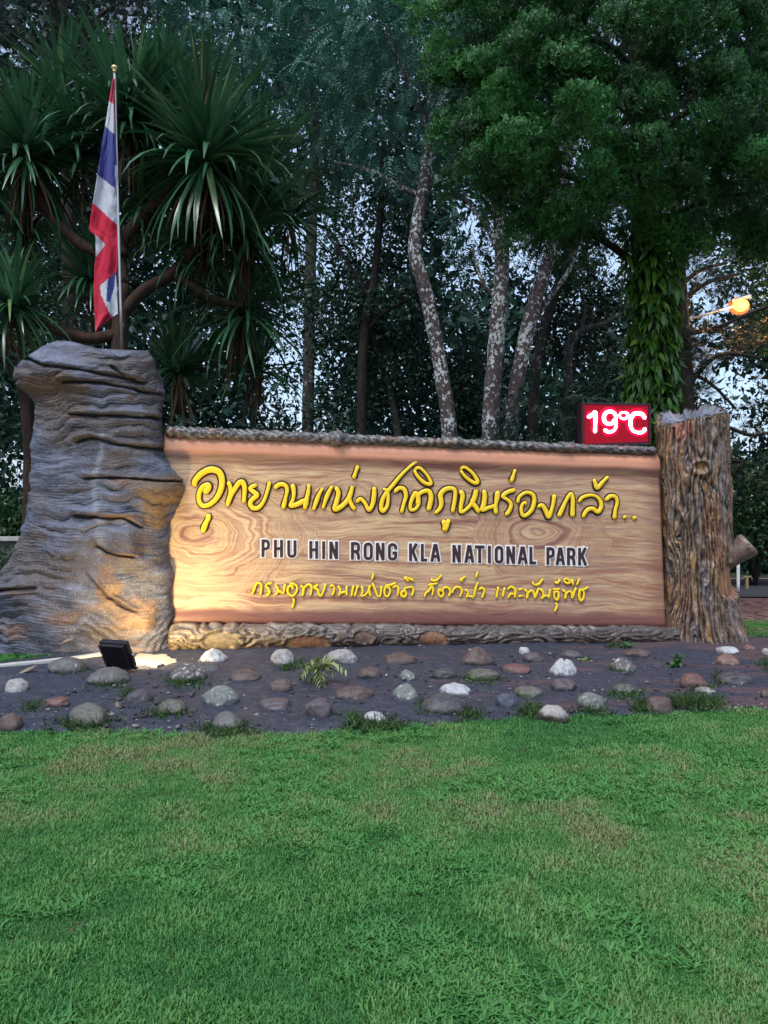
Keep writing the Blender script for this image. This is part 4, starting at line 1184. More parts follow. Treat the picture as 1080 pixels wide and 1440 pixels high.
STONES = [
 (92,938,54,30,'r_grey','rugged grey stone with a dead leaf on top, left of the floodlight',.2,.3),
 (20,968,34,28,'r_pale','pale pinkish stone near the left edge of the bed',.1,.1),
 (150,953,58,32,'r_grey','broad grey stone with moss directly below the floodlight',.15,0),
 (77,990,38,15,'r_red','low flat reddish stone near a dry stalk at the left',0,.3),
 (122,1008,58,38,'r_moss','large mossy dark stone at the lawn edge, left side',.1,.2),
 (11,1018,36,32,'r_brown','dark brown stone cut by the left picture edge',.1,0),
 (192,983,36,24,'r_dark','dark purplish stone with moss below and right of the floodlight',.1,.2),
 (240,996,42,28,'r_moss','dark mottled stone among moss in front of the beam',.2,.1),
 (262,948,50,34,'r_speck','black and white speckled stone with mossy foot by the lit ground',.1,.3),
 (298,924,38,28,'r_white','white stone glowing yellow in the floodlight beam',.35,0),
 (290,941,42,18,'r_dark','low dark stone touching the speckled one',0,.2),
 (343,953,50,20,'r_brown','low pinkish brown stone half sunk in soil, with white marks',.1,0),
 (397,926,33,32,'r_pale','upright pale stone with one warmly lit side and grass at its foot',.1,.2),
 (446,937,38,22,'r_brown','brownish stone behind the pale fern',.1,.2),
 (482,925,46,26,'r_pale','smooth pale grey oblong stone just below the log',0,.1),
 (395,967,34,26,'r_brown','small rough dark brown stone with a notched top',.1,.4),
 (307,982,50,36,'r_green','smooth greenish grey dome-shaped stone',.05,0),
 (385,994,48,22,'r_purple','flat purple-grey stone right of the greenish dome',0,.2),
 (317,1017,48,30,'r_grey','pyramid shaped grey speckled stone at the grass edge',.35,0),
 (449,1000,38,32,'r_purple','squarish purple-brown stone standing near the lawn',0,.6),
 (497,978,54,26,'r_brown','pinkish brown oval stone right of the fern',0,0),
 (520,949,34,20,'r_brown','small glossy dark brown stone right of the fern and above the oval',.1,.2),
 (527,1013,34,20,'r_white','white topped stone among grass at the lawn edge',.1,.3),
 (563,929,52,18,'r_brown','long low brown stone close under the log',0,.2),
 (573,952,25,20,'r_green','small round white-green stone leaning on a taller one',.1,0),
 (571,975,36,32,'r_green','upright green-grey stone with white streaks',.25,.2),
 (625,949,32,20,'r_dark','small dark stone with a white fleck',.1,.2),
 (671,925,46,34,'r_brown','reddish brown pyramid stone with speckled white top',.4,0),
 (678,951,48,22,'r_moss','oblong grey stone with mossy underside',0,.2),
 (641,973,46,22,'r_white','smooth white lavender oval stone',0,0),
 (625,993,62,34,'r_dark','broad dark blue-grey stone with grass on its left',.25,.1),
 (713,988,32,28,'r_bluish','blue-black blocky stone in front of the dark greenish oblong one',0,.4),
 (744,976,42,20,'r_moss','dark greenish oblong stone behind the blue-black block',0,.3),
 (726,943,42,15,'r_red','low dark reddish stone with hollow front',0,.3),
 (738,917,18,16,'r_white','small white stone tip close to the log',.1,0),
 (749,926,28,20,'r_purple','grey-purple stone right beside the small white tip',.1,0),
 (792,941,38,34,'r_white','big white cracked stone',.15,.1),
 (794,966,36,24,'r_purple','purple-grey stone directly below the big white cracked one',0,.2),
 (777,1006,44,28,'r_capped','dark brown stone with pale cap at the grass edge',.1,.1),
 (804,922,30,16,'r_purple','flat purple stone beside the yellow-green seedling',0,.1),
 (877,938,38,26,'r_speck','dark stone with dense white speckles',.15,.1),
 (897,921,42,16,'r_brown','long pinkish stone behind the densely speckled one',0,.1),
 (833,989,46,30,'r_green','white-green mottled stone with mossy foot near the lawn',0,.2),
 (880,972,38,16,'r_grey','low grey stone ringed with moss, centre right',0,.3),
 (929,994,36,28,'r_brown','squarish pinkish brown stone beside the big grass tuft',0,.5),
 (977,960,40,28,'r_red','smooth red dome stone above the big grass tuft',.2,0),
 (1024,931,36,20,'r_orange','orange-tinged stone below the tree post',.2,0),
 (1026,917,30,14,'r_white','flat white stone at the foot of the tree post',0,.2),
 (1055,913,20,11,'r_orange','small orange stone right of the flat white one',0,.1),
 (1079,919,14,16,'r_pale','pale stone cut by the right picture edge',0,.1),
 (1036,957,50,22,'r_dark','dark speckled low stone near the right edge',0,.2),
 (1079,979,18,16,'r_brown','pale brown stone at the right edge lower down',0,.2),
 (993,974,28,12,'r_pale','pale pinkish stone half hidden in the big grass tuft',0,.1),
]
for i, s_ in enumerate(STONES):
    stone(*s_[:4], s_[4], s_[5], pointy=s_[6], boxy=s_[7], seed=i + 1, ridge=0.25 if 'cracked' in s_[5] else 0)

# ------------------------------------------------------------ leaves: building blocks
def leaf_quad(L, W, droop=0.0, fold=0.0):
    """rhombus leaf along +X, four points"""
    return np.array([[0, 0, 0], [L * 0.45, -W / 2, fold - droop * L * 0.2], [L, 0, -droop * L], [L * 0.45, W / 2, fold - droop * L * 0.2]])

def rot_to(dirs, rolls):
    """rotation matrices whose +X column is dirs, rolled by rolls"""
    d = dirs / (np.linalg.norm(dirs, axis=-1, keepdims=True) + 1e-9)
    ref = np.where(np.abs(d[..., 2:3]) < 0.95, np.array([0, 0, 1.0]), np.array([1.0, 0, 0]))
    s = np.cross(ref, d); s /= np.linalg.norm(s, axis=-1, keepdims=True) + 1e-9
    u = np.cross(d, s)
    c, n_ = np.cos(rolls)[..., None], np.sin(rolls)[..., None]
    return np.stack([d, s * c + u * n_, u * c - s * n_], axis=-1)

def scatter(protos, pos, rot, scale, tint, rng):
    """protos: list of (k,4,3) quad sets -> verts, faces, tint"""
    V_, T_ = [], []
    which = rng.integers(0, len(protos), len(pos))
    for i, pr in enumerate(protos):
        m = which == i
        if not m.any(): continue
        k = len(pr)
        q = np.einsum('nij,kj->nki', rot[m], pr.reshape(-1, 3)) * scale[m][:, None, None] + pos[m][:, None, :]
        V_.append(q.reshape(-1, 3))
        tt = np.repeat(tint[m], k) + rng.normal(0, 0.10, m.sum() * k)
        T_.append(np.repeat(tt, 4))
    v = np.concatenate(V_); t = np.clip(np.concatenate(T_), 0, 1)
    f = np.arange(len(v)).reshape(-1, 4)
    return v, f, t

def proto_feather(rng, n=11, L=0.42, ll=0.085, lw=0.024, droop=0.5):
    out = []
    for k in range(n):
        t = (k + 1) / n; x = L * t; z = -droop * L * t * t
        for s in (-1, 1):
            q = leaf_quad(ll * (1.1 - 0.5 * t) * rng.uniform(.8, 1.2), lw * rng.uniform(.8, 1.3), 0.25)
            a = s * R(rng.uniform(45, 75)); c, n_ = math.cos(a), math.sin(a)
            q = q @ np.array([[c, n_, 0], [-n_, c, 0], [0, 0, 1]])
            out.append(q + np.array([x, 0, z]))
    return np.array(out)
def proto_broad(rng, n=8, spread=0.14, L=0.10, W=0.05):
    d = rng.normal(size=(n, 3)); d[:, 2] -= 0.3
    rm = rot_to(d, rng.uniform(0, 6.28, n)); out = []
    for k in range(n):
        q = leaf_quad(L * rng.uniform(.7, 1.3), W * rng.uniform(.7, 1.2), 0.2, 0.01)
        out.append(q @ rm[k].T + rng.normal(0, spread, 3))
    return np.array(out)
def proto_needle(rng, n=22, L=0.2, W=0.007):
    d = rng.normal(size=(n, 3)) * 0.55; d[:, 0] += 0.8
    rm = rot_to(d, rng.uniform(0, 6.28, n))
    return np.array([leaf_quad(L * rng.uniform(.7, 1.2), W, 0.05) @ rm[k].T for k in range(n)])
def proto_plume(rng, n=9, L=0.085, W=0.026):
    """short tight spray of scaly shoots along +X"""
    out = []
    for k in range(n):
        t = rng.random(); d = np.array([1.0, rng.normal() * 0.5, rng.normal() * 0.18])
        rm = rot_to(d[None], np.array([rng.normal() * 0.35]))[0]
        out.append(leaf_quad(L * rng.uniform(.6, 1.2), W * rng.uniform(.7, 1.2), 0.05) @ rm.T + np.array([t * 0.14, rng.normal() * 0.02, rng.normal() * 0.02]))
    return np.array(out)
prng = np.random.default_rng(5)
PR = {'feather': [proto_feather(prng) for _ in range(5)],
      'broad': [proto_broad(prng) for _ in range(6)],
      'far': [proto_broad(prng, 8, 0.22, 0.17, 0.09) for _ in range(6)],
      'needle': [proto_needle(prng) for _ in range(5)],
      'plume': [proto_plume(prng) for _ in range(6)]}

def blob_points(blobs, n, rng, shell=0.35):
    """blobs: (px, py, Y, rx_px, ry_px, depth_m) ellipsoids; clumpy points within"""
    w = np.array([b[3] * b[4] * (b[2] ** 2) for b in blobs], dtype=float); w /= w.sum()
    idx = rng.choice(len(blobs), n, p=w)
    d = rng.normal(size=(n, 3)); d /= np.linalg.norm(d, axis=1)[:, None]
    r = (shell + (1 - shell) * rng.random(n)) ** 0.5
    B_ = np.array(blobs, dtype=float)[idx]
    c = np.stack([(B_[:, 0] - 540) / F * B_[:, 2], B_[:, 2], H - (B_[:, 1] - 720) / F * B_[:, 2]], 1)
    rad = np.stack([B_[:, 3] * B_[:, 2] / F, B_[:, 5], B_[:, 4] * B_[:, 2] / F], 1)
    return c + d * rad * r[:, None], d, idx

def crown(parent, blobs, n, style, mat, seed, scale=(0.8, 1.3), tbase=0.35, down=0.35, name='crown', clump=0.5, holes=None, shell=0.35):
    rng = np.random.default_rng(seed)
    p, d, idx = blob_points(blobs, n, rng, shell)
    keep = fbm(p * 1.1, 3, seed) > -clump * 0.35 + rng.normal(0, 0.05, n)
    p, d = p[keep], d[keep]
    dirs = d + rng.normal(0, 0.6, p.shape); dirs[:, 2] -= down
    rot = rot_to(dirs, rng.normal(0, 0.5, len(p)))
    tint = tbase + 0.35 * fbm(p * 1.6, 3, seed + 9) + 0.12 * d[:, 2] * 0 + rng.normal(0, 0.1, len(p))
    v, f, t = scatter(PR[style], p, rot, rng.uniform(*scale, len(p)), tint, rng)
    return part(name, parent, v, f, mat, attrs={'tint': t}, smooth=None)

def pxpath(pts):
    """pts: (px, py, Y, r_px) -> path, radii"""
    return np.array([P(a, b, Y) for a, b, Y, r in pts]), np.array([r * Y / F for a, b, Y, r in pts])

def tree(name, label, trunk, branches, blobs, n, style, mat, bark, seed, **kw):
    p, r = pxpath(trunk)
    r = r * (0.84 if name == 'mottled_tree' else 1.0)
    base = p[0].copy(); base[2] = 0
    o = thing(name, label, 'tree', tuple(base))
    p2 = np.vstack([[base[0], base[1], -0.1], p]) if p[0][2] > 0.05 else p
    r2 = np.concatenate([[r[0] * 1.15], r]) if p[0][2] > 0.05 else r
    v, f = tube(p2, r2, 14, rough=0.12, seed=seed, sm=60)
    part('trunk', o, v, f, bark)
    for k, bpts in enumerate(branches):
        q, rr_ = pxpath(bpts)
        v, f = tube(q, rr_, 8, rough=0.1, seed=seed + k, sm=24)
        part('branch', o, v, f, bark)
    if blobs: crown(o, blobs, n, style, mat, seed, **kw)
    return o

# ------------------------------------------------------------ trees behind the sign
GRP = 'trees behind the sign'
tree('mottled_tree', 'slender pale mottled tree whose trunk bends left, directly behind the middle of the sign',
     [(634, 845, 13, 14), (632, 617, 13, 13), (623, 540, 13, 12.5), (609, 460, 13, 12), (597, 405, 13, 12), (584, 360, 13, 11.5), (586, 320, 13, 11), (597, 260, 13, 10.5), (604, 200, 13, 10), (607, 150, 13, 8), (600, 60, 13, 6)],
     [[(592, 275, 13, 5), (560, 262, 13.3, 4), (520, 240, 13.6, 3), (470, 228, 13.8, 1.5)], [(605, 170, 13, 6), (625, 130, 13, 4), (650, 60, 13, 3)], [(604, 190, 13, 6), (575, 120, 13, 4), (540, 40, 13, 3)]],
     [(590, 95, 13, 75, 75, 1.5), (520, 60, 13.4, 80, 60, 1.5), (560, 200, 13.2, 60, 45, 1.0), (470, 120, 13.8, 60, 50, 1.2), (600, 20, 13, 80, 60, 1.5)],
     1500, 'feather', M['leaf_blue'], M['bark_pale'], 301, tbase=0.5)
tree('mottled_tree', 'straight pale mottled tree left of the forked pair behind the sign',
     [(686, 845, 12.6, 17), (690, 615, 12.6, 15), (692, 560, 12.6, 14.5), (698, 480, 12.6, 14), (704, 410, 12.6, 13), (706, 350, 12.6, 12.5), (702, 300, 12.6, 11.5), (696, 200, 12.6, 10), (690, 80, 12.6, 7)],
     [[(704, 360, 12.6, 5), (685, 320, 12.6, 4), (655, 280, 12.8, 3)], [(697, 420, 12.6, 4), (678, 395, 12.6, 3), (664, 350, 12.8, 2)]],
     [(670, 300, 12.9, 45, 50, 0.9), (700, 130, 12.6, 90, 110, 1.5), (660, 400, 13.4, 40, 40, 0.8)], 700, 'feather', M['leaf_blue'], M['bark_pale'], 302, tbase=0.35)
tree('mottled_tree', 'pale mottled tree leaning right beside the straight one behind the sign',
     [(712, 845, 12.8, 16), (716, 615, 12.8, 14), (723, 560, 12.8, 13), (738, 480, 12.8, 12.5), (753, 420, 12.8, 12), (768, 375, 12.8, 11), (785, 320, 12.8, 10), (800, 200, 12.8, 8)],
     [[(742, 465, 12.8, 5), (765, 430, 12.9, 4), (800, 380, 13, 3), (815, 340, 13, 2)]],
     [(800, 330, 13.6, 55, 45, 0.9), (790, 230, 12.8, 90, 70, 1.5)], 600, 'feather', M['leaf_mid'], M['bark_pale'], 303)
tree('leaning_tree', 'thin grey tree behind the leaning mottled trunk, reaching up right',
     [(748, 842, 14.5, 9), (750, 560, 14.5, 8), (762, 480, 14.5, 7.5), (778, 420, 14.5, 7), (796, 380, 14.5, 6), (815, 330, 14.5, 4)], [],
     [(820, 420, 15, 50, 45, 0.8), (840, 500, 15, 40, 35, 0.8)], 380, 'broad', M['leaf_dark'], M['bark_grey'], 304)
tree('leaning_tree', 'crooked thin grey tree bending right just left of the vine-covered trunk',
     [(797, 842, 14, 7), (799, 515, 14, 6.5), (804, 482, 14, 6), (818, 465, 14, 5), (850, 455, 14, 4), (872, 440, 14, 2.5)], [[(818, 465, 14, 3), (822, 430, 14, 2.5), (815, 405, 14, 2)]],
     [(850, 420, 14.6, 35, 30, 0.6), (800, 470, 14.8, 40, 40, 0.7)], 260, 'broad', M['leaf_dark'], M['bark_grey'], 305)
tree('slender_tree', 'slender dark tree rising between the spiky plant and the bending mottled trunk',
     [(505, 842, 14, 8), (508, 600, 14, 7), (512, 470, 14, 7), (525, 400, 14, 6), (535, 300, 14, 5), (540, 200, 14, 4)],
     [[(512, 470, 14, 3), (540, 440, 14, 2.5), (575, 420, 14, 2)], [(520, 420, 14, 3), (490, 370, 14, 2.5), (460, 330, 14, 2)]],
     [(520, 330, 14.5, 70, 60, 1.0), (470, 430, 14.5, 60, 60, 1.0), (560, 440, 14.5, 60, 50, 1.0)], 1000, 'broad', M['leaf_dark'], M['bark_dark'], 306)
tree('slender_tree', 'young leaning tree with pale flecked bark low behind the sign centre',
     [(572, 842, 14.5, 6), (562, 640, 14.5, 5.5), (548, 550, 14.5, 5), (530, 490, 14.5, 4), (515, 440, 14.5, 3)], [],
     [(560, 520, 15, 60, 60, 1.0), (500, 560, 15, 60, 40, 1.0)], 650, 'broad', M['leaf_dark'], M['bark_grey'], 307)
tree('feathery_tree', 'tall feathery blue-green tree above the spiky plant, top centre',
     [(430, 840, 16, 9), (436, 400, 16, 8), (443, 200, 16, 7), (440, 120, 16, 5), (430, 20, 16, 4)],
     [[(442, 190, 16, 4), (410, 145, 16, 3), (395, 120, 16, 2)], [(441, 160, 16, 4), (475, 110, 16, 3), (510, 70, 16, 2)]],
     [(360, 60, 16, 80, 60, 1.8), (440, 90, 16.4, 80, 70, 1.6), (480, 20, 16, 90, 60, 1.8), (380, 130, 16, 55, 45, 1.4), (500, 190, 16, 60, 45, 1.2), (300, 20, 16, 70, 45, 1.6), (430, 230, 16.5, 60, 40, 1.2)],
     2300, 'feather', M['leaf_blue'], M['bark_grey'], 308, tbase=0.4)
tree('pine_tree', 'tall pine with dark needles rising at the top left behind the spiky plant',
     [(95, 838, 18, 13), (98, 400, 18, 11), (92, 120, 18, 9), (88, 20, 18, 7), (86, -150, 18, 5)],
     [[(92, 70, 18, 4), (130, 30, 18, 3), (175, 0, 18, 2)], [(92, 110, 18, 4), (60, 70, 18, 3), (20, 50, 18, 2)], [(92, 90, 18, 4), (150, 80, 18, 3), (205, 60, 18, 2)]],
     [(60, 25, 18, 75, 45, 1.8), (140, 70, 18, 65, 30, 1.5), (10, 90, 18, 50, 50, 1.5), (210, 45, 18, 60, 40, 1.5), (110, -40, 18, 90, 40, 2)],
     1700, 'needle', M['needle'], M['bark_dark'], 309, scale=(1.0, 1.6))
tree('pine_tree', 'dark pine with bare horizontal branches right of the vine-covered trunk',
     [(968, 838, 15, 13), (966, 600, 15, 12), (960, 480, 15, 11), (955, 380, 15, 9), (950, 250, 15, 7)],
     [[(964, 470, 15, 4), (1010, 460, 15, 3), (1055, 440, 15, 2.5), (1110, 420, 15, 2)], [(965, 545, 15, 4), (1010, 500, 15, 3), (1070, 503, 15, 2)],
      [(966, 590, 15, 4), (1020, 600, 15, 3), (1060, 612, 15, 2.5), (1110, 600, 15, 2)], [(960, 420, 15, 4), (1000, 395, 15, 3), (1040, 385, 15, 2)],
      [(962, 520, 15, 3), (1000, 540, 15, 2.5), (1035, 575, 15, 2)], [(958, 400, 15, 4), (985, 380, 15, 3), (1020, 370, 15, 2)], [(966, 600, 15, 3), (1000, 640, 15, 2.5), (1050, 650, 15, 2)]],
     [(975, 430, 15, 38, 60, 1.0), (1015, 480, 15, 55, 22, 1.0), (1060, 590, 15, 60, 24, 1.0), (1020, 640, 15, 45, 20, 0.9), (960, 540, 15, 36, 60, 0.9), (1060, 470, 15.4, 40, 14, 0.8), (1090, 540, 15, 30, 30, 0.8), (1075, 660, 15.3, 40, 26, 0.8)],
     1250, 'needle', M['needle'], M['bark_dark'], 310, scale=(0.8, 1.3), clump=0.2)
tree('broadleaf_tree', 'leafy green tree over the street lamp at the right edge',
     [(1130, 838, 17, 12), (1125, 500, 17, 10), (1110, 380, 17, 7)], [],
     [(1060, 370, 17, 45, 35, 1.2), (1090, 440, 17, 30, 60, 1.2), (1030, 330, 17, 60, 30, 1.2)], 620, 'broad', M['leaf_mid'], M['bark_dark'], 311, scale=(0.9, 1.5))
tree('broadleaf_tree', 'dark bushy tree behind the base of the spiky plant at the left edge',
     [(-10, 838, 15, 10), (-20, 500, 15, 8), (-10, 400, 15, 6)], [],
     [(0, 470, 15, 110, 90, 1.5), (60, 600, 15.5, 70, 40, 1.2), (-90, 300, 15, 100, 160, 1.6)], 1300, 'broad', M['leaf_dark'], M['bark_dark'], 312, scale=(0.9, 1.5))

def shrub(label, px, py, Y, rx, ry, n, style, mat, seed, name='shrub', scale=(0.8, 1.3), tb=0.4):
    base = P(px, py, Y); base[2] = 0
    o = thing(name, label, 'shrub', tuple(base), 'shrubs along the forest edge')
    rng = np.random.default_rng(seed)
    b = Bag()
    for k in range(6):
        tip = P(px + rng.uniform(-0.7, 0.7) * rx, py - rng.uniform(0, 0.6) * ry, Y + rng.uniform(-.4, .4))
        mid = (base + tip) / 2 + rng.normal(0, 0.15, 3)
        b.add(tube(np.array([base + rng.normal(0, 0.05, 3) * [1, 1, 0], mid, tip]), [0.03, 0.02, 0.008], 6, sm=12))
    v, f = b.get(); part('stem', o, v, f, M['bark_dark'])
    crown(o, [(px, py, Y, rx, ry, rx * Y / F * 0.7), (px + rx * 0.35, py + ry * 0.35, Y, rx * 0.7, ry * 0.7, rx * Y / F * 0.5), (px - rx * 0.4, py + ry * 0.4, Y, rx * 0.7, ry * 0.6, rx * Y / F * 0.5)],
          n, style, mat, seed, name='foliage', scale=scale, tbase=tb)
    return o
shrub('green bush beside the road right of the tree post', 1062, 710, 15.5, 55, 75, 900, 'broad', M['leaf_mid'], 401, tb=0.45)
shrub('dark bush beyond the road at the right edge', 1100, 760, 19, 70, 60, 900, 'broad', M['leaf_dark'], 402, scale=(1.1, 1.7))
shrub('twiggy dark shrub below the red display behind the sign', 780, 590, 12.2, 80, 55, 600, 'feather', M['leaf_dark'], 403, scale=(0.5, 0.8))
shrub('dim green shrub between the bending tree and the straight mottled tree', 655, 560, 15, 45, 80, 550, 'broad', M['leaf_dark'], 404, tb=0.5)
shrub('dark shrub right behind the log at the left centre of the sign', 420, 620, 13.5, 80, 60, 700, 'broad', M['leaf_dark'], 405)
shrub('dark green shrub left of the stump pillar behind the low wall', 5, 735, 13.5, 55, 40, 500, 'broad', M['leaf_mid'], 406)
shrub('grassy green shrub in front of the low wall left of the stump', 5, 785, 11.2, 45, 26, 420, 'broad', M['leaf_mid'], 407, scale=(0.5, 0.9), tb=0.7)
shrub('dark shrub left of the vine-covered trunk behind the display', 860, 560, 13.4, 45, 55, 380, 'broad', M['leaf_dark'], 408)

# far-off wood as one mass, thinner where the sky shows
rng = np.random.default_rng(77)
Nf = 52000
fpx = rng.uniform(-650, 1750, Nf); fpy = rng.uniform(-250, 835, Nf) ; fY = rng.uniform(19, 30, Nf)
holes = [(420, 170, 40, 30), (445, 345, 60, 45), (540, 345, 40, 35), (500, 285, 40, 25), (175, 25, 35, 25), (15, 80, 20, 30), (665, 340, 30, 60), (735, 350, 40, 40), (860, 370, 30, 60),
         (1020, 385, 70, 50), (1030, 540, 60, 30), (985, 480, 30, 40), (30, 660, 30, 40), (410, 520, 40, 70), (450, 600, 30, 20), (430, 450, 40, 25), (820, 235, 20, 30), (1040, 605, 45, 25), (790, 440, 40, 40)]
ok = np.ones(Nf, bool); inh = np.zeros(Nf, bool)
for hx, hy, ha, hb in holes:
    inh |= ((((fpx - hx) / (ha * 1.3)) ** 2 + ((fpy - hy) / (hb * 1.3)) ** 2) < 1)
    ok &= ~(((((fpx - hx) / ha) ** 2 + ((fpy - hy) / hb) ** 2) < 1) & (rng.random(Nf) < (0.5 if (hx < 640 and hy > 250) else 0.76)))
ok &= rng.random(Nf) < np.interp(fpy, [-250, 200, 450, 835], [0.5, 0.75, 1.0, 1.0])
fpx, fpy, fY, inh = fpx[ok], fpy[ok], fY[ok], inh[ok]
p = np.stack([(fpx - 540) / F * fY, fY, H - (fpy - 720) / F * fY], 1)
d = rng.normal(size=p.shape); d[:, 2] -= 0.3
v, f, t = scatter(PR['far'], p, rot_to(d, rng.uniform(0, 6.28, len(p))), rng.uniform(1.2, 2.2, len(p)) * np.where(inh, 0.55, 1.0), 0.3 + 0.3 * fbm(p * 0.5, 3, 4), rng)
o = link('forest', mesh_np('forest', v, f, M['leaf_wood'], attrs={'tint': t}, smooth=None)); o['kind'] = 'stuff'

# ------------------------------------------------------------ the big conifer, its vine
con = thing('conifer_tree', 'big dense green conifer with plume-like tufts filling the upper right', 'tree', (3.45, 10.1, 0))
cp, cr_ = pxpath([(912, 880, 10.1, 26), (912, 600, 10.1, 24), (914, 450, 10.1, 22), (912, 340, 10.1, 20), (905, 200, 10.1, 17), (895, 0, 10.1, 13), (890, -200, 10.1, 7)])
cp[0][2] = -0.1
v, f = tube(cp, cr_, 16, rough=0.12, seed=2, sm=60); part('trunk', con, v, f, M['bark_dark'])
rng = np.random.default_rng(900)
lobes = [ # px, py, Y, rx, ry, depth
 (650, 60, 9.6, 55, 80, .7), (665, 160, 9.4, 48, 70, .7), (690, 235, 9.3, 55, 48, .7), (745, 110, 9.0, 70, 90, .8), (742, 215, 9.0, 52, 52, .7), (640, -20, 9.6, 60, 60, .8),
 (800, 50, 8.7, 80, 80, .9), (830, 180, 8.6, 75, 70, .8), (815, 270, 8.9, 62, 42, .7), (752, 345, 9.7, 30, 30, .4), (805, 350, 9.8, 26, 22, .35), (885, 262, 9.0, 60, 46, .7), (900, 90, 8.6, 80, 80, .9),
 (960, 170, 8.7, 70, 70, .8), (985, 60, 8.8, 80, 80, .9), (1045, 140, 9.2, 60, 90, .8), (1000, 250, 9.2, 65, 50, .7), (1065, 270, 9.6, 60, 55, .7), (945, 305, 9.7, 62, 34, .5), (1100, 60, 9.4, 80, 100, .9),
 (760, -20, 9, 90, 70, 1), (900, -30, 9, 110, 60, 1), (1040, -30, 9.4, 100, 60, 1), (1130, 200, 10, 70, 90, .8), (1030, 325, 10.2, 60, 30, .5),
 (720, 285, 9.8, 34, 26, .4), (935, 355, 10.0, 40, 26, .35)]
# tufts over the lobes' surfaces
cen, dirs0 = [], []
for lx_, ly, lY, ra, rb, dd in lobes:
    c = P(lx_, ly, lY); rad = np.array([ra * lY / F, dd, rb * lY / F])
    k = int(4 + ra * rb / 750)
    q = rng.normal(size=(k * 2, 3)); q /= np.linalg.norm(q, axis=1)[:, None]
    q = q[(q[:, 1] < 0.35)][:k + 3]
    cen.append(c + q * rad * rng.uniform(0.6, 1.1, (len(q), 1))); dirs0.append(q)  # tuft centres
cen = np.concatenate(cen); dirs0 = np.concatenate(dirs0)
per = 300
tr_ = rng.uniform(0.17, 0.32, len(cen))
q = rng.normal(size=(len(cen), per, 3)); q /= np.linalg.norm(q, axis=2)[..., None]
q = q + dirs0[:, None, :] * 0.4 + np.array([0, -0.15, 0.5])
q /= np.linalg.norm(q, axis=2)[..., None]
qn = q.copy()
pp = cen[:, None, :] + q * (tr_[:, None] * (0.8 + 0.2 * rng.random((len(cen), per))) * (1 + 0.5 * fbm(q * 2.6 + cen[:, None, :] * 5, 2, 8)))[..., None] * np.array([1, 1, 0.85])
ttint = np.repeat(rng.normal(0.45, 0.2, len(cen)), per) + 0.16 * rng.normal(size=len(cen) * per) * 0.5
pp = pp.reshape(-1, 3); qq = q.reshape(-1, 3) + rng.normal(0, 0.22, (len(pp), 3)); qq /= np.linalg.norm(qq, axis=1)[:, None]
tg = rng.normal(0, 0.6, (len(pp), 3)) + np.array([0, 0, 1.0]); tg -= qq * (tg * qq).sum(1, keepdims=True); tg += qq * 0.35; tg /= np.linalg.norm(tg, axis=1)[:, None]
bn = np.cross(qq, tg); bn /= np.linalg.norm(bn, axis=1)[:, None]
RQ = np.stack([tg, bn, np.cross(tg, bn)], axis=-1)
v, f, t = scatter(PR['plume'], pp, RQ, rng.uniform(0.32, 0.58, len(pp)), ttint, rng)
cr_mesh = part('crown', con, v, f, M['conifer'], attrs={'tint': t}, smooth=None)
print('conifer quads', len(f), 'tufts', len(cen))
for k, (tx, ty, tY) in enumerate([(650, 60, 9.6), (690, 235, 9.3), (800, 50, 8.8), (830, 190, 8.8), (960, 170, 8.9), (1045, 140, 9.3), (1000, 250, 9.3), (770, 320, 9.6), (900, 280, 9.2), (745, 110, 9.1), (860, 90, 8.8), (1065, 270, 9.6)]):
    a = P(905, ty + 60, 10.1); e = P(tx, ty, tY); mid = (a + e) / 2 + np.array([0, 0, 0.15])
    v, f = tube(np.array([a, mid, e]), [0.06, 0.04, 0.015], 7, rough=0.1, sm=16); part('branch', con, v, f, M['bark_dark'])

vine = thing('climbing_vine', 'bright green climbing vine with drooping leaves wrapped round the conifer trunk', 'vine', (3.45, 10.05, 0))
def leafmesh(name, L, W, mats, segs=3, curl=0.3, tint=0.5, heart=False):
    xs = np.linspace(0, 1, segs + 1); v = []; wv = np.sin(np.clip(xs, 0.06, 0.985) ** (0.6 if heart else 0.8) * math.pi)
    for k, t in enumerate(xs):
        z = -curl * L * t * t; wq = W / 2 * max(wv[k], 0.05)
        v += [(L * t, -wq, z + wq * 0.25), (L * t, 0, z), (L * t, wq, z + wq * 0.25)]
    f = []
    for k in range(segs):
        a = k * 3; f += [[a, a + 3, a + 4, a + 1], [a + 1, a + 4, a + 5, a + 2]]
    return mesh_np(name, np.array(v), np.array(f), mats, attrs={'tint': np.full(len(v), tint)}, smooth=True)
vl = [leafmesh('leaf', 0.19, 0.055, M['vine'], 4, 0.35, tt_) for tt_ in (0.15, 0.4, 0.6, 0.8, 1.0)]
rng = np.random.default_rng(66)
def vine_pt(n_):
    py = rng.uniform(318, 650, n_); a = rng.uniform(-math.pi, 0, n_)
    rad = (np.interp(py, [318, 360, 450, 560, 650], [40, 34, 28, 34, 26]) + rng.uniform(-7, 7, n_)) / F * 10.1
    x = (914 - 540) / F * 10.1 + np.cos(a) * rad; y = 10.1 + np.sin(a) * rad
    z = H - (py - 720) / F * 10.1
    return np.stack([x, y, z], 1), a
pts_, an_ = vine_pt(300)
dv = np.stack([np.cos(an_) * 0.55, np.sin(an_) * 0.55, np.full(300, -0.75)], 1) + rng.normal(0, 0.28, (300, 3))
RMs = rot_to(dv, rng.normal(0, 0.5, 300))
for k in range(300):
    o = link('leaf', vl[rng.choice(5, p=[.2, .3, .25, .18, .07])], vine)
    s_ = rng.uniform(0.75, 1.35)
    o.matrix_local = Matrix.Translation(Vector(pts_[k]) - vine.location) @ Matrix(RMs[k].tolist()).to_4x4() @ Matrix.Scale(s_, 4)
pts_, an_ = vine_pt(1500)
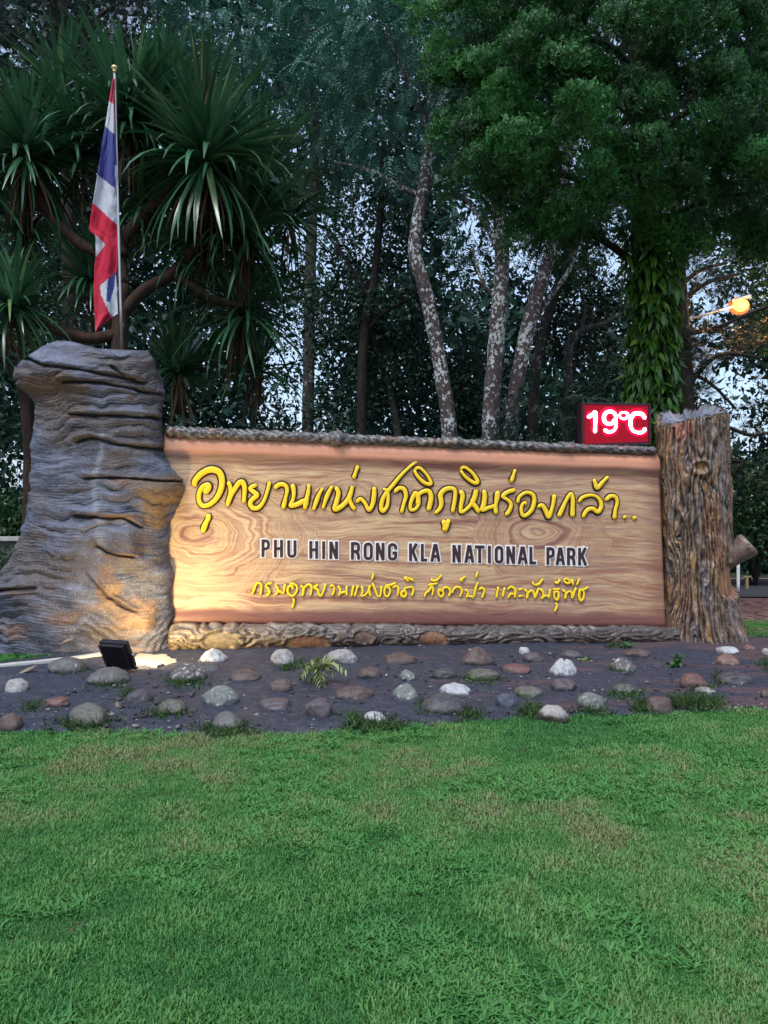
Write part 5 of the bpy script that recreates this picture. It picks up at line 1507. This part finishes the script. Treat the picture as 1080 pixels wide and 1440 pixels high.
pts_ -= np.stack([np.cos(an_), np.sin(an_), an_ * 0], 1) * 0.03
dv = np.stack([np.cos(an_) * 0.5, np.sin(an_) * 0.5, np.full(1500, -0.8)], 1) + rng.normal(0, 0.3, (1500, 3))
vp = [np.array([leaf_quad(0.18, 0.05, 0.2, 0.012)]), np.array([leaf_quad(0.14, 0.042, 0.3, 0.01)])]
v, f, t = scatter(vp, pts_, rot_to(dv, rng.normal(0, 0.5, 1500)), rng.uniform(0.7, 1.3, 1500), rng.normal(0.3, 0.2, 1500), rng)
o = part('foliage', vine, v, f, M['vine'], attrs={'tint': t}, smooth=None); o['kind'] = 'stuff'
b = Bag()
for k in range(5):
    aa = np.linspace(0, 5 + k, 40) + k * 1.3; zz_ = np.linspace(0.2, 4.9, 40)
    b.add(tube(np.stack([3.49 + 0.24 * np.cos(aa), 10.1 + 0.24 * np.sin(aa), zz_], 1), np.full(40, 0.012), 6))
v, f = b.get(); part('stem', vine, v, f, M['bark_red'])

# ------------------------------------------------------------ the spiky dracaena clump on the left
dr = thing('dracaena_tree', 'many-headed spiky dracaena with long strap leaves and dead brown skirts behind the flag', 'tree', tuple(P(150, 870, 9.8) * [1, 1, 0]))
DY = 9.8
limbs = [
 [(150, 870, 9.7, 17), (165, 620, 9.7, 16), (168, 480, 9.7, 15), (172, 400, 9.7, 14)],
 [(172, 440, 9.7, 12), (200, 410, 9.7, 11), (240, 385, 9.8, 10), (280, 340, 9.9, 9)],
 [(168, 470, 9.7, 12), (120, 475, 9.6, 11), (60, 455, 9.6, 9), (20, 425, 9.6, 8)],
 [(172, 400, 9.7, 12), (172, 345, 9.8, 11), (205, 300, 9.8, 11), (250, 255, 9.8, 9), (285, 225, 9.7, 8)],
 [(172, 360, 9.7, 11), (160, 290, 9.8, 9), (175, 200, 9.9, 8)],
 [(172, 370, 9.8, 11), (110, 340, 9.8, 10), (60, 290, 9.8, 9), (38, 225, 9.8, 8)],
 [(38, 870, 9.9, 13), (42, 640, 9.9, 12), (30, 540, 9.9, 11), (0, 500, 9.9, 9), (-40, 470, 9.9, 8)],
 [(240, 385, 9.8, 9), (300, 420, 10, 8), (340, 430, 10.2, 7)],
]
for lb in limbs:
    q, rr_ = pxpath(lb); rr_ = rr_ * 0.75
    if lb[0][1] > 860: q[0][2] = -0.05
    v, f = tube(q, rr_, 12, rough=0.15, seed=int(lb[0][0]), sm=36); part('limb', dr, v, f, M['bark_red'])

def blade(L, W, elev, droop, segs=7, width_pow=0.55):
    """strap leaf growing outward along +X with starting elevation, bending down with gravity"""
    v = []; x = z = 0.0; e = elev
    st = L / segs
    for k in range(segs + 1):
        t = k / segs
        w = W / 2 * (min(1, 0.55 + t * 2.5)) * (max(1 - t, 0.0) ** width_pow) + 0.001
        v += [(x, -w, z + w * 0.45), (x, 0, z), (x, w, z + w * 0.45)]
        x += st * math.cos(e); z += st * math.sin(e); e -= droop / segs * (0.4 + 1.4 * t)
    f = []
    for k in range(segs):
        a = k * 3; f += [[a, a + 3, a + 4, a + 1], [a + 1, a + 4, a + 5, a + 2]]
    return np.array(v), np.array(f)
rng = np.random.default_rng(404)
variants = []
for e in (85, 72, 58, 44, 30, 14, -4, -22, -45):
    for q in range(2):
        v, f = blade(1.0, 0.072 if e > -10 else 0.058, R(e), R(rng.uniform(18, 50) if e > 40 else rng.uniform(35, 80)))
        variants.append((e, v, f))
deadv = [blade(0.9, 0.04, R(e), R(30), 5) for e in (-50, -65, -80)]
vm = {}
def vmesh(i, tn, mat):
    key = (i, tn, mat)
    if key not in vm:
        v, f = (variants[i][1], variants[i][2]) if i >= 0 else deadv[-i - 1]
        vm[key] = mesh_np('leaf', v, f, M[mat], attrs={'tint': np.full(len(v), tn)}, smooth=True)
    return vm[key]
heads = [ # px, py, Y, length, count, fullness (min elevation)
 (36, 222, 9.75, 1.25, 150, -50), (180, 175, 9.9, 1.35, 170, -35), (290, 228, 9.6, 1.45, 200, -50), (345, 330, 10.1, 1.15, 110, -50), (20, 430, 9.5, 0.95, 90, -45),
 (130, 400, 10.3, 1.0, 70, -40), (285, 345, 10.2, 1.1, 90, -50), (340, 440, 10.5, 1.25, 90, -50), (-45, 480, 9.9, 1.1, 90, -45), (250, 520, 10.7, 1.1, 80, -40), (360, 520, 10.9, 1.0, 60, -40), (-60, 250, 9.9, 1.3, 110, -50),
 (110, 225, 10.2, 1.2, 80, -40), (235, 150, 10.4, 1.25, 90, -35), (365, 255, 10.4, 1.2, 90, -50), (90, 140, 10.7, 1.2, 70, -30), (405, 310, 10.7, 1.0, 60, -50), (30, 330, 10.2, 1.0, 70, -50), (200, 290, 10.3, 1.1, 70, -50)]
inst = []
for hi, (hx, hy, hY, hl, hn, emin) in enumerate(heads):
    c = P(hx, hy, hY)
    for k in range(int(hn * 1.5)):
        e = rng.choice(len(variants), p=None)
        if variants[e][0] < emin: e = rng.integers(0, len(variants) - 4)
        az = rng.uniform(0, 2 * math.pi)
        L = hl * rng.uniform(0.75, 1.12) * (0.85 if variants[e][0] > 60 else 1)
        vis = -math.sin(az) + (0.6 if hi in (0, 1, 2) else -0.3) + rng.normal(0, 0.3)
        tn = float(rng.choice([0.1, 0.3, 0.45, 0.65, 1.0], p=[.2, .3, .25, .2, .05]))
        inst.append((vis, e, tn, 'dracaena', c + rng.normal(0, 0.04, 3), az, L))
    for k in range(int(hn * 0.28)):
        az = rng.uniform(0, 2 * math.pi); tn = float(rng.choice([0.1, 0.5, 0.9]))
        vis = -math.sin(az) + (0.4 if hi in (0, 1, 2) else -0.6) + rng.normal(0, 0.3)
        inst.append((vis, -int(rng.integers(1, 4)), tn, 'dead_leaf', c + np.array([0, 0, -0.12]) + rng.normal(0, 0.05, 3), az, hl * rng.uniform(0.5, 0.95)))
inst.sort(key=lambda q: -q[0])
rest_v, rest_f, rest_t, rest_m, nn_ = [], [], [], [], 0
for k, (vis, e, tn, mt, pos, az, L) in enumerate(inst):
    rz = Matrix.Rotation(az, 4, 'Z') @ Matrix.Rotation(rng.normal(0, 0.12), 4, 'X')
    if k < 300:
        o = link('leaf', vmesh(e, tn, mt), dr)
        o.matrix_local = Matrix.Translation(Vector(pos) - dr.location) @ rz @ Matrix.Scale(L, 4)
    else:
        v, f = (variants[e][1], variants[e][2]) if e >= 0 else deadv[-e - 1]
        q = (v * L) @ np.array(rz.to_3x3()).T + pos
        rest_v.append(q); rest_f.append(f + nn_); nn_ += len(v); rest_t.append(np.full(len(v), tn)); rest_m.append(np.full(len(f), 0 if mt == 'dracaena' else 1))
o = part('foliage', dr, np.concatenate(rest_v), np.concatenate(rest_f), [M['dracaena'], M['dead_leaf']], attrs={'tint': np.concatenate(rest_t)}, fmat=np.concatenate(rest_m))
o['kind'] = 'stuff'

# ------------------------------------------------------------ street lamp, roadside posts, low wall
lampY = 16.0
tip = P(1034, 430, lampY); st_ = P(948, 456, lampY); pb_ = P(928, 470, lampY)
lamp = thing('street_lamp', 'lit orange street lamp on a long arm at the right, beyond the vine trunk', 'street lamp', (pb_[0], pb_[1], 0))
v, f = tube(np.array([[pb_[0], pb_[1], 0], [pb_[0], pb_[1], pb_[2] + 0.2]]), [0.09, 0.06], 12, sm=8); part('pole', lamp, v, f, M['metal'])
v, f = tube(np.array([pb_, st_, tip]), [0.035, 0.03, 0.028], 10, sm=16); part('arm', lamp, v, f, M['metal'])
hd = P(1041, 428, lampY)
v, f = box(hd + np.array([0.02, 0.08, 0.12]), (0.42, 0.2, 0.08), np.array(Matrix.Rotation(-0.28, 3, 'Y'))); hs = part('lamp_housing', lamp, v, f, M['metal'], smooth=False)
md = hs.modifiers.new('bevel', 'BEVEL'); md.width = 0.03; md.segments = 3
M['sodium'] = emit('sodium_bulb', (1.0, 0.40, 0.09), 1.9)
M['glow'] = emit('painted_glow_halo', (1.0, 0.2, 0.02), 0.6)
v = icosphere(3)[0] * np.array([0.23, 0.05, 0.19]) + hd + np.array([0, 0.06, -0.02]); part('glow_halo', lamp, v, icosphere(3)[1], M['glow'])  # added emissive disc that paints the orange halo round the bulb
v = icosphere(2)[0] * np.array([0.17, 0.11, 0.14]) + hd + np.array([0, -0.02, -0.02]); part('bulb', lamp, v, icosphere(2)[1], M['sodium'])
pl_ = bpy.data.lights.new('street_lamp_light', 'POINT'); pl_.energy = 120; pl_.color = (1.0, 0.5, 0.18); pl_.shadow_soft_size = 0.15
lo_ = bpy.data.objects.new('street_lamp_light', pl_); COL.objects.link(lo_); lo_.parent = lamp; lo_.location = Vector(hd + np.array([0, -0.3, -0.15])) - lamp.location

c = G(1038, 833); v, f = tube(np.array([c, c + np.array([0, 0, 0.62])]), [0.03, 0.03], 10, sm=5)
solo('marker_post', 'thin white post by the road just right of the tree post', 'post', c, v, f, M['letter_white'])
c = G(1050, 829); b = Bag(); b.add(box(c + np.array([0, 0, 0.12]), (0.05, 0.05, 0.24))); b.add(box(c + np.array([0, 0, 0.25]), (0.16, 0.06, 0.03))); v, f = b.get()
solo('wooden_marker', 'small T-shaped yellowish stake on the far verge', 'marker', c, v, f, plain('stake_wood', (0.3, 0.22, 0.1)), smooth=False)
# low wall left
b = Bag(); xs0, xs1 = -9.5, -4.9
v, f = box(((xs0 + xs1) / 2, 12.3, 0.52), (xs1 - xs0, 0.22, 1.04)); b.add((v, f)); v, f = b.get()
lw = thing('low_wall', 'low grey garden wall with pale coping left of the stump pillar', 'wall', ((xs0 + xs1) / 2, 12.3, 0))
part('wall_body', lw, v, f, plain('weathered_wall', (0.1, 0.1, 0.095), 0.9), smooth=False)
v, f = box(((xs0 + xs1) / 2, 12.27, 1.075), (xs1 - xs0 + .1, 0.32, 0.06)); part('coping', lw, v, f, M['kerb'], smooth=False)

# ------------------------------------------------------------ small plants among the stones
def plant(label, px, py, wpx, n, L, W, mat, style, seed, cat='plant', name='seedling'):
    rng = np.random.default_rng(seed); c = G(px, py)
    o = thing(name, label, cat, tuple(c))
    m = [leafmesh('leaf', L, W, M[mat], 4, 0.35, tn) for tn in (0.1, 0.45, 0.8)]
    stemb = Bag()
    for k in range(n):
        if style == 'whorl':
            hgt = rng.uniform(0.02, wpx * 0.8 * c[1] / F); az = rng.uniform(0, 6.28); el = rng.uniform(-0.2, 0.8)
            pos = np.array([rng.normal() * 0.02, rng.normal() * 0.02, hgt]); s_ = rng.uniform(.7, 1.2)
        q = link('leaf', m[rng.integers(3)], o)
        d_ = Vector((math.cos(az) * math.cos(el), math.sin(az) * math.cos(el), math.sin(el)))
        q.matrix_local = Matrix.Translation(Vector(pos)) @ Matrix(rot_to(np.array([d_[:]]), np.array([rng.normal() * 0.4]))[0].tolist()).to_4x4() @ Matrix.Scale(s_, 4)
    v, f = tube(np.array([c, c + np.array([0.005, 0, wpx * 0.4 * c[1] / F]), c + np.array([0, 0, wpx * 0.8 * c[1] / F])]), [0.006, 0.005, 0.003], 6, sm=6); part('stem', o, v, f, M['sprout'])
    return o
plant('leafy green seedling with upright leaves, right part of the bed', 951, 942, 26, 34, 0.085, 0.045, 'sprout', 'whorl', 1)
plant('small bright green seedling touching the log, right of centre', 880, 915, 10, 24, 0.09, 0.03, 'sprout', 'whorl', 2)
plant('tiny yellow-green seedling beside the flat purple stone', 823, 934, 9, 22, 0.05, 0.025, 'fern', 'whorl', 3)
# fern: arching fronds of paired leaflets
c = G(445, 962)
fern = thing('fern', 'pale yellow-green fern arching over a stone right of the floodlight beam', 'fern', tuple(c))
rng = np.random.default_rng(12)
lfm = [leafmesh('leaflet', 0.10, 0.03, M['fern'], 3, 0.3, tn) for tn in (0.2, 0.6, 0.95)]
for tipx, tipy in ((424, 948), (428, 965), (440, 968), (452, 962), (468, 944), (486, 942), (446, 940), (458, 968)):
    e = P(tipx, tipy, c[1] - 0.1 + rng.uniform(-.1, .1)); a = c + np.array([0, 0, 0.05]); mid = (a + e) / 2 + np.array([0, 0, 0.10])
    path = smooth_path(np.array([a, mid, e]), 9)
    v, f = tube(path, np.full(9, 0.003), 5); fr = part('frond', fern, v, f, M['fern'])
    for k in range(2, 9):
        tan = path[k] - path[k - 1]
        for s in (-1, 1):
            dd_ = tan / np.linalg.norm(tan) * 0.7 + s * np.cross(tan / np.linalg.norm(tan), [0, -0.5, 0.85]) * 0.9
            q = link('leaflet', lfm[rng.integers(3)], fr)
            q.matrix_local = Matrix.Translation(Vector(path[k]) - world_loc(fr)) @ Matrix(rot_to(dd_[None], np.array([0.2 * s]))[0].tolist()).to_4x4() @ Matrix.Scale(1.25 - 0.08 * k, 4)

# dead leaves
dl = leafmesh('dry_leaf', 0.16, 0.06, plain('dry_leaf_brown', (0.2, 0.14, 0.1), 0.8), 4, -0.25)
for k, (px, py, az, zo, lab) in enumerate([(26, 952, 0.4, 0.03, 'curled dry brown leaf on the soil at the far left'), (88, 925, 0.7, 0.15, 'dry leaf lying on the rugged grey stone'), (165, 1000, 2.0, 0.02, 'small dry leaf beside the mossy stone'), (565, 975, 0.2, 0.02, 'small red-brown leaf on the soil at bed centre')]):
    o = link('dry_leaf', dl); o.location = Vector(G(px, py)) + Vector((0, 0, zo)); o.rotation_euler = (0.3, -0.2, az); s_ = 1.0 if k < 2 else 0.55; o.scale = (s_,) * 3
    tag(o, lab, 'leaf', 'dry leaves lying on the bed')

# gravel, crumbs and twigs on the bed
rng = np.random.default_rng(55)
ic = icosphere(1)
ncr = 1500; cv, cf, ct = [], [], []
cr_u = rng.uniform(-60, 1140, ncr)
for k in range(ncr):
    yb_ = np.interp(cr_u[k], bx_, by_) + 4; yf_ = np.interp(cr_u[k], fx, fy) - 2
    g_ = G(cr_u[k], yb_ + (yf_ - yb_) * rng.random() ** 0.8); s_ = 0.004 + 0.014 * rng.random() ** 3
    q = ic[0] * (1 + 0.4 * rng.normal(size=(len(ic[0]), 1)) * 0.5) * np.array([s_ * rng.uniform(.8, 2.0), s_ * rng.uniform(.8, 1.6), s_ * 0.7]) + g_ + np.array([0, 0, 0.032])
    cv.append(q); cf.append(ic[1] + k * len(ic[0])); ct.append(np.full(len(q), rng.random()))
M['crumb'] = leafmat('soil_crumb', (0.02, 0.02, 0.024), (0.10, 0.09, 0.09), (0.36, 0.33, 0.3), rough=0.8, spec=0.2, trans=0)
o = link('gravel', mesh_np('gravel', np.concatenate(cv), np.concatenate(cf), M['crumb'], attrs={'tint': np.concatenate(ct)}, smooth=None)); tag(o, 'small gravel and soil crumbs scattered over the bed', 'gravel', None, 'stuff')

# moss and short grass round the stones
rng = np.random.default_rng(31)
spots = [(150, 968, 34, 90), (45, 1000, 14, 30), (115, 1022, 40, 220), (240, 1008, 30, 90), (262, 964, 26, 120), (410, 940, 24, 120), (180, 985, 12, 40), (320, 1032, 40, 160), (525, 1024, 40, 260), (500, 1020, 12, 90),
         (608, 1002, 22, 200), (660, 1010, 24, 80), (678, 962, 26, 60), (880, 982, 26, 110), (975, 994, 40, 480), (905, 1000, 16, 120), (1010, 960, 8, 70), (833, 1004, 26, 80), (748, 1006, 20, 160), (1076, 940, 10, 60), (860, 912, 6, 20), (95, 952, 26, 50), (985, 975, 14, 70)]
pos = []
for px, py, w, n_ in spots:
    for k in range(n_):
        pos.append(G(px + rng.normal() * w * 0.5, max(py + rng.normal() * 4.5, 905)))
pos = np.array(pos); pos[:, 2] += 0.02
d = rng.normal(size=pos.shape) * 0.8; d[:, 2] = np.abs(d[:, 2]) + 0.35
mp_ = [np.array([leaf_quad(0.055, 0.008, 0.3)]), np.array([leaf_quad(0.04, 0.014, 0.4)]), np.array([leaf_quad(0.08, 0.007, 0.5)])]
pos = np.repeat(pos, 3, axis=0) + rng.normal(0, 0.012, (len(pos) * 3, 3)) * [1, 1, 0.3]; d = np.repeat(d, 3, axis=0) + rng.normal(0, 0.5, pos.shape)
v, f, t = scatter(mp_, pos, rot_to(d, rng.uniform(0, 6.28, len(pos))), rng.uniform(0.6, 1.3, len(pos)), rng.uniform(0.2, 0.9, len(pos)), rng)
o = link('moss', mesh_np('moss', v, f, M['moss'], attrs={'tint': t}, smooth=None)); tag(o, 'moss and short weeds round the foot of the stones', 'moss', None, 'stuff')

# ------------------------------------------------------------ lawn
def lawnmat():
    t = NT('lawn_blade')
    nd = t.n('Attribute', attribute_name='lawn_tone'); nd.attribute_type = 'INSTANCER'
    tn = t.attr('tint')
    s = t.math('ADD', t.math('MULTIPLY', nd.outputs['Fac'], 0.75), t.math('MULTIPLY', tn, 0.25), clamp=True)
    c = t.ramp(s, [(0.0, (0.040, 0.165, 0.042)), (0.3, (0.074, 0.23, 0.052)), (0.55, (0.112, 0.265, 0.068)), (0.76, (0.165, 0.25, 0.088)), (1.0, (0.25, 0.225, 0.115))])
    t.base(c); t.rough(0.5); t.spec(0.3)
    tr = t.n('BsdfTranslucent'); t.put(tr.inputs[0], c); mx = t.n('MixShader'); mx.inputs[0].default_value = 0.2
    t.t.links.new(t.p.outputs[0], mx.inputs[1]); t.t.links.new(tr.outputs[0], mx.inputs[2]); t.t.links.new(mx.outputs[0], t.out.inputs[0])
    return t.m
LM = lawnmat()
protoC = bpy.data.collections.new('grass_prototypes')      # not linked to the scene
rng = np.random.default_rng(8)
def clump(i, n_, L, W, spread, lean, wp=0.6, segs=3):
    V_, F_, T_, k0 = [], [], [], 0
    for k in range(n_):
        v, f = blade(L * rng.uniform(.6, 1.25), W * rng.uniform(.7, 1.2), R(rng.uniform(*lean)), R(rng.uniform(20, 90)), segs, wp)
        az = rng.uniform(0, 6.28); c, s = math.cos(az), math.sin(az)
        q = v @ np.array([[c, s, 0], [-s, c, 0], [0, 0, 1]]) + np.array([rng.normal() * spread, rng.normal() * spread, -0.003])
        V_.append(q); F_.append(f + k0); k0 += len(v); T_.append(np.full(len(v), rng.random()))
    me = mesh_np('grass_clump', np.concatenate(V_), np.concatenate(F_), LM, attrs={'tint': np.concatenate(T_)}, smooth=True)
    o = bpy.data.objects.new('clump_%02d' % i, me); protoC.objects.link(o)
for i in range(5): clump(i, 34, 0.023, 0.0030, 0.024, (5, 75), segs=2)
for i in range(5, 7): clump(i, 14, 0.042, 0.0105, 0.018, (5, 50), 0.8)      # broad-bladed weed
NB = 78000
yy = 0.6 + 5.4 * rng.random(NB) ** 0.8
xx = rng.uniform(-1, 1, NB) * (1.1 + yy * 0.72)
pxx = xx / yy * F + 540
edge_y = 1623 / (np.interp(pxx, fx, fy) - 720)
edge_y = edge_y + 0.06 + 0.05 * fbm(V3(xx * 3, yy * 0, 0), 3, 6) 
k = yy < edge_y
xx, yy = xx[k], yy[k]
# grass behind the kerb at left and beside the post at right
ex = np.concatenate([rng.uniform(-7, -2.9, 9000), rng.uniform(3.95, 7, 6000), rng.uniform(4.2, 8, 2500)]); ey = np.concatenate([rng.uniform(7.3, 9.6, 9000), rng.uniform(8.7, 10.4, 6000), rng.uniform(8.9, 10.3, 2500)])
kpx = ex / ey * F + 540; by2 = 1623 / (np.interp(kpx, bx_, by_) - 720)
kk = ey > by2 + 0.03
ex, ey = ex[kk], ey[kk]
xx = np.concatenate([xx, ex]); yy = np.concatenate([yy, ey])
zz_ = ground_z(xx, yy) + 0.004
NP_ = len(xx)
lowf = fbm(V3(xx * 0.75, yy * 0.75, 0), 4, 61); midf = fbm(V3(xx * 4.0, yy * 4.0, 3), 3, 62)
finef = fbm(V3(xx * 11.0, yy * 11.0, 5), 3, 67)
tone = 0.33 + 0.8 * lowf + 0.6 * midf + 0.5 * finef + 0.07 * xx * sstep(5, 2, yy) + rng.normal(0, 0.09, NP_)
weed = (fbm(V3(xx * 1.9, yy * 1.9, 9), 3, 63) + 0.25 * fbm(V3(xx * 7, yy * 7, 2), 2, 68) > 0.10) & (rng.random(NP_) < 0.42)
tone = np.where(weed, tone * 0.45 + 0.02, tone)
tone = tone + 0.10 * sstep(4.6, 2.5, yy)
idx = np.where(weed, rng.integers(5, 7, NP_), rng.integers(0, 5, NP_))
me = bpy.data.meshes.new('lawn_points'); me.vertices.add(NP_); me.vertices.foreach_set('co', V3(xx, yy, zz_).astype(np.float32).ravel())
for nm, typ, arr in (('lawn_tone', 'FLOAT', np.clip(tone, 0, 1)), ('turn', 'FLOAT', rng.uniform(0, 6.28, NP_)), ('size', 'FLOAT', rng.uniform(0.7, 1.25, NP_) * np.where(weed, 1.0, 0.95 + 0.5 * midf + 0.5 * finef))):
    a = me.attributes.new(nm, typ, 'POINT'); a.data.foreach_set('value', arr.astype(np.float32))
a = me.attributes.new('pick', 'INT', 'POINT'); a.data.foreach_set('value', idx.astype(np.int32))
lawn = link('lawn_grass', me); tag(lawn, 'short mown lawn with patches of broad-leaved weeds before the bed', 'grass', None, 'stuff')
ng = bpy.data.node_groups.new('lawn_scatter', 'GeometryNodeTree')
ng.interface.new_socket('Geometry', in_out='INPUT', socket_type='NodeSocketGeometry'); ng.interface.new_socket('Geometry', in_out='OUTPUT', socket_type='NodeSocketGeometry')
gi = ng.nodes.new('NodeGroupInput'); go = ng.nodes.new('NodeGroupOutput')
m2p = ng.nodes.new('GeometryNodeMeshToPoints'); iop = ng.nodes.new('GeometryNodeInstanceOnPoints'); ci = ng.nodes.new('GeometryNodeCollectionInfo')
ci.inputs['Collection'].default_value = protoC; ci.inputs['Separate Children'].default_value = True; ci.inputs['Reset Children'].default_value = True
def natt(nm, dt):
    q = ng.nodes.new('GeometryNodeInputNamedAttribute'); q.data_type = dt; q.inputs['Name'].default_value = nm; return q.outputs['Attribute']
cxyz = ng.nodes.new('ShaderNodeCombineXYZ')
ng.links.new(gi.outputs[0], m2p.inputs['Mesh']); ng.links.new(m2p.outputs[0], iop.inputs['Points']); ng.links.new(ci.outputs[0], iop.inputs['Instance'])
iop.inputs['Pick Instance'].default_value = True
ng.links.new(natt('pick', 'INT'), iop.inputs['Instance Index'])
ng.links.new(natt('turn', 'FLOAT'), cxyz.inputs[2]); ng.links.new(cxyz.outputs[0], iop.inputs['Rotation']); ng.links.new(natt('size', 'FLOAT'), iop.inputs['Scale'])
ng.links.new(iop.outputs[0], go.inputs[0])
gm = lawn.modifiers.new('scatter', 'NODES'); gm.node_group = ng
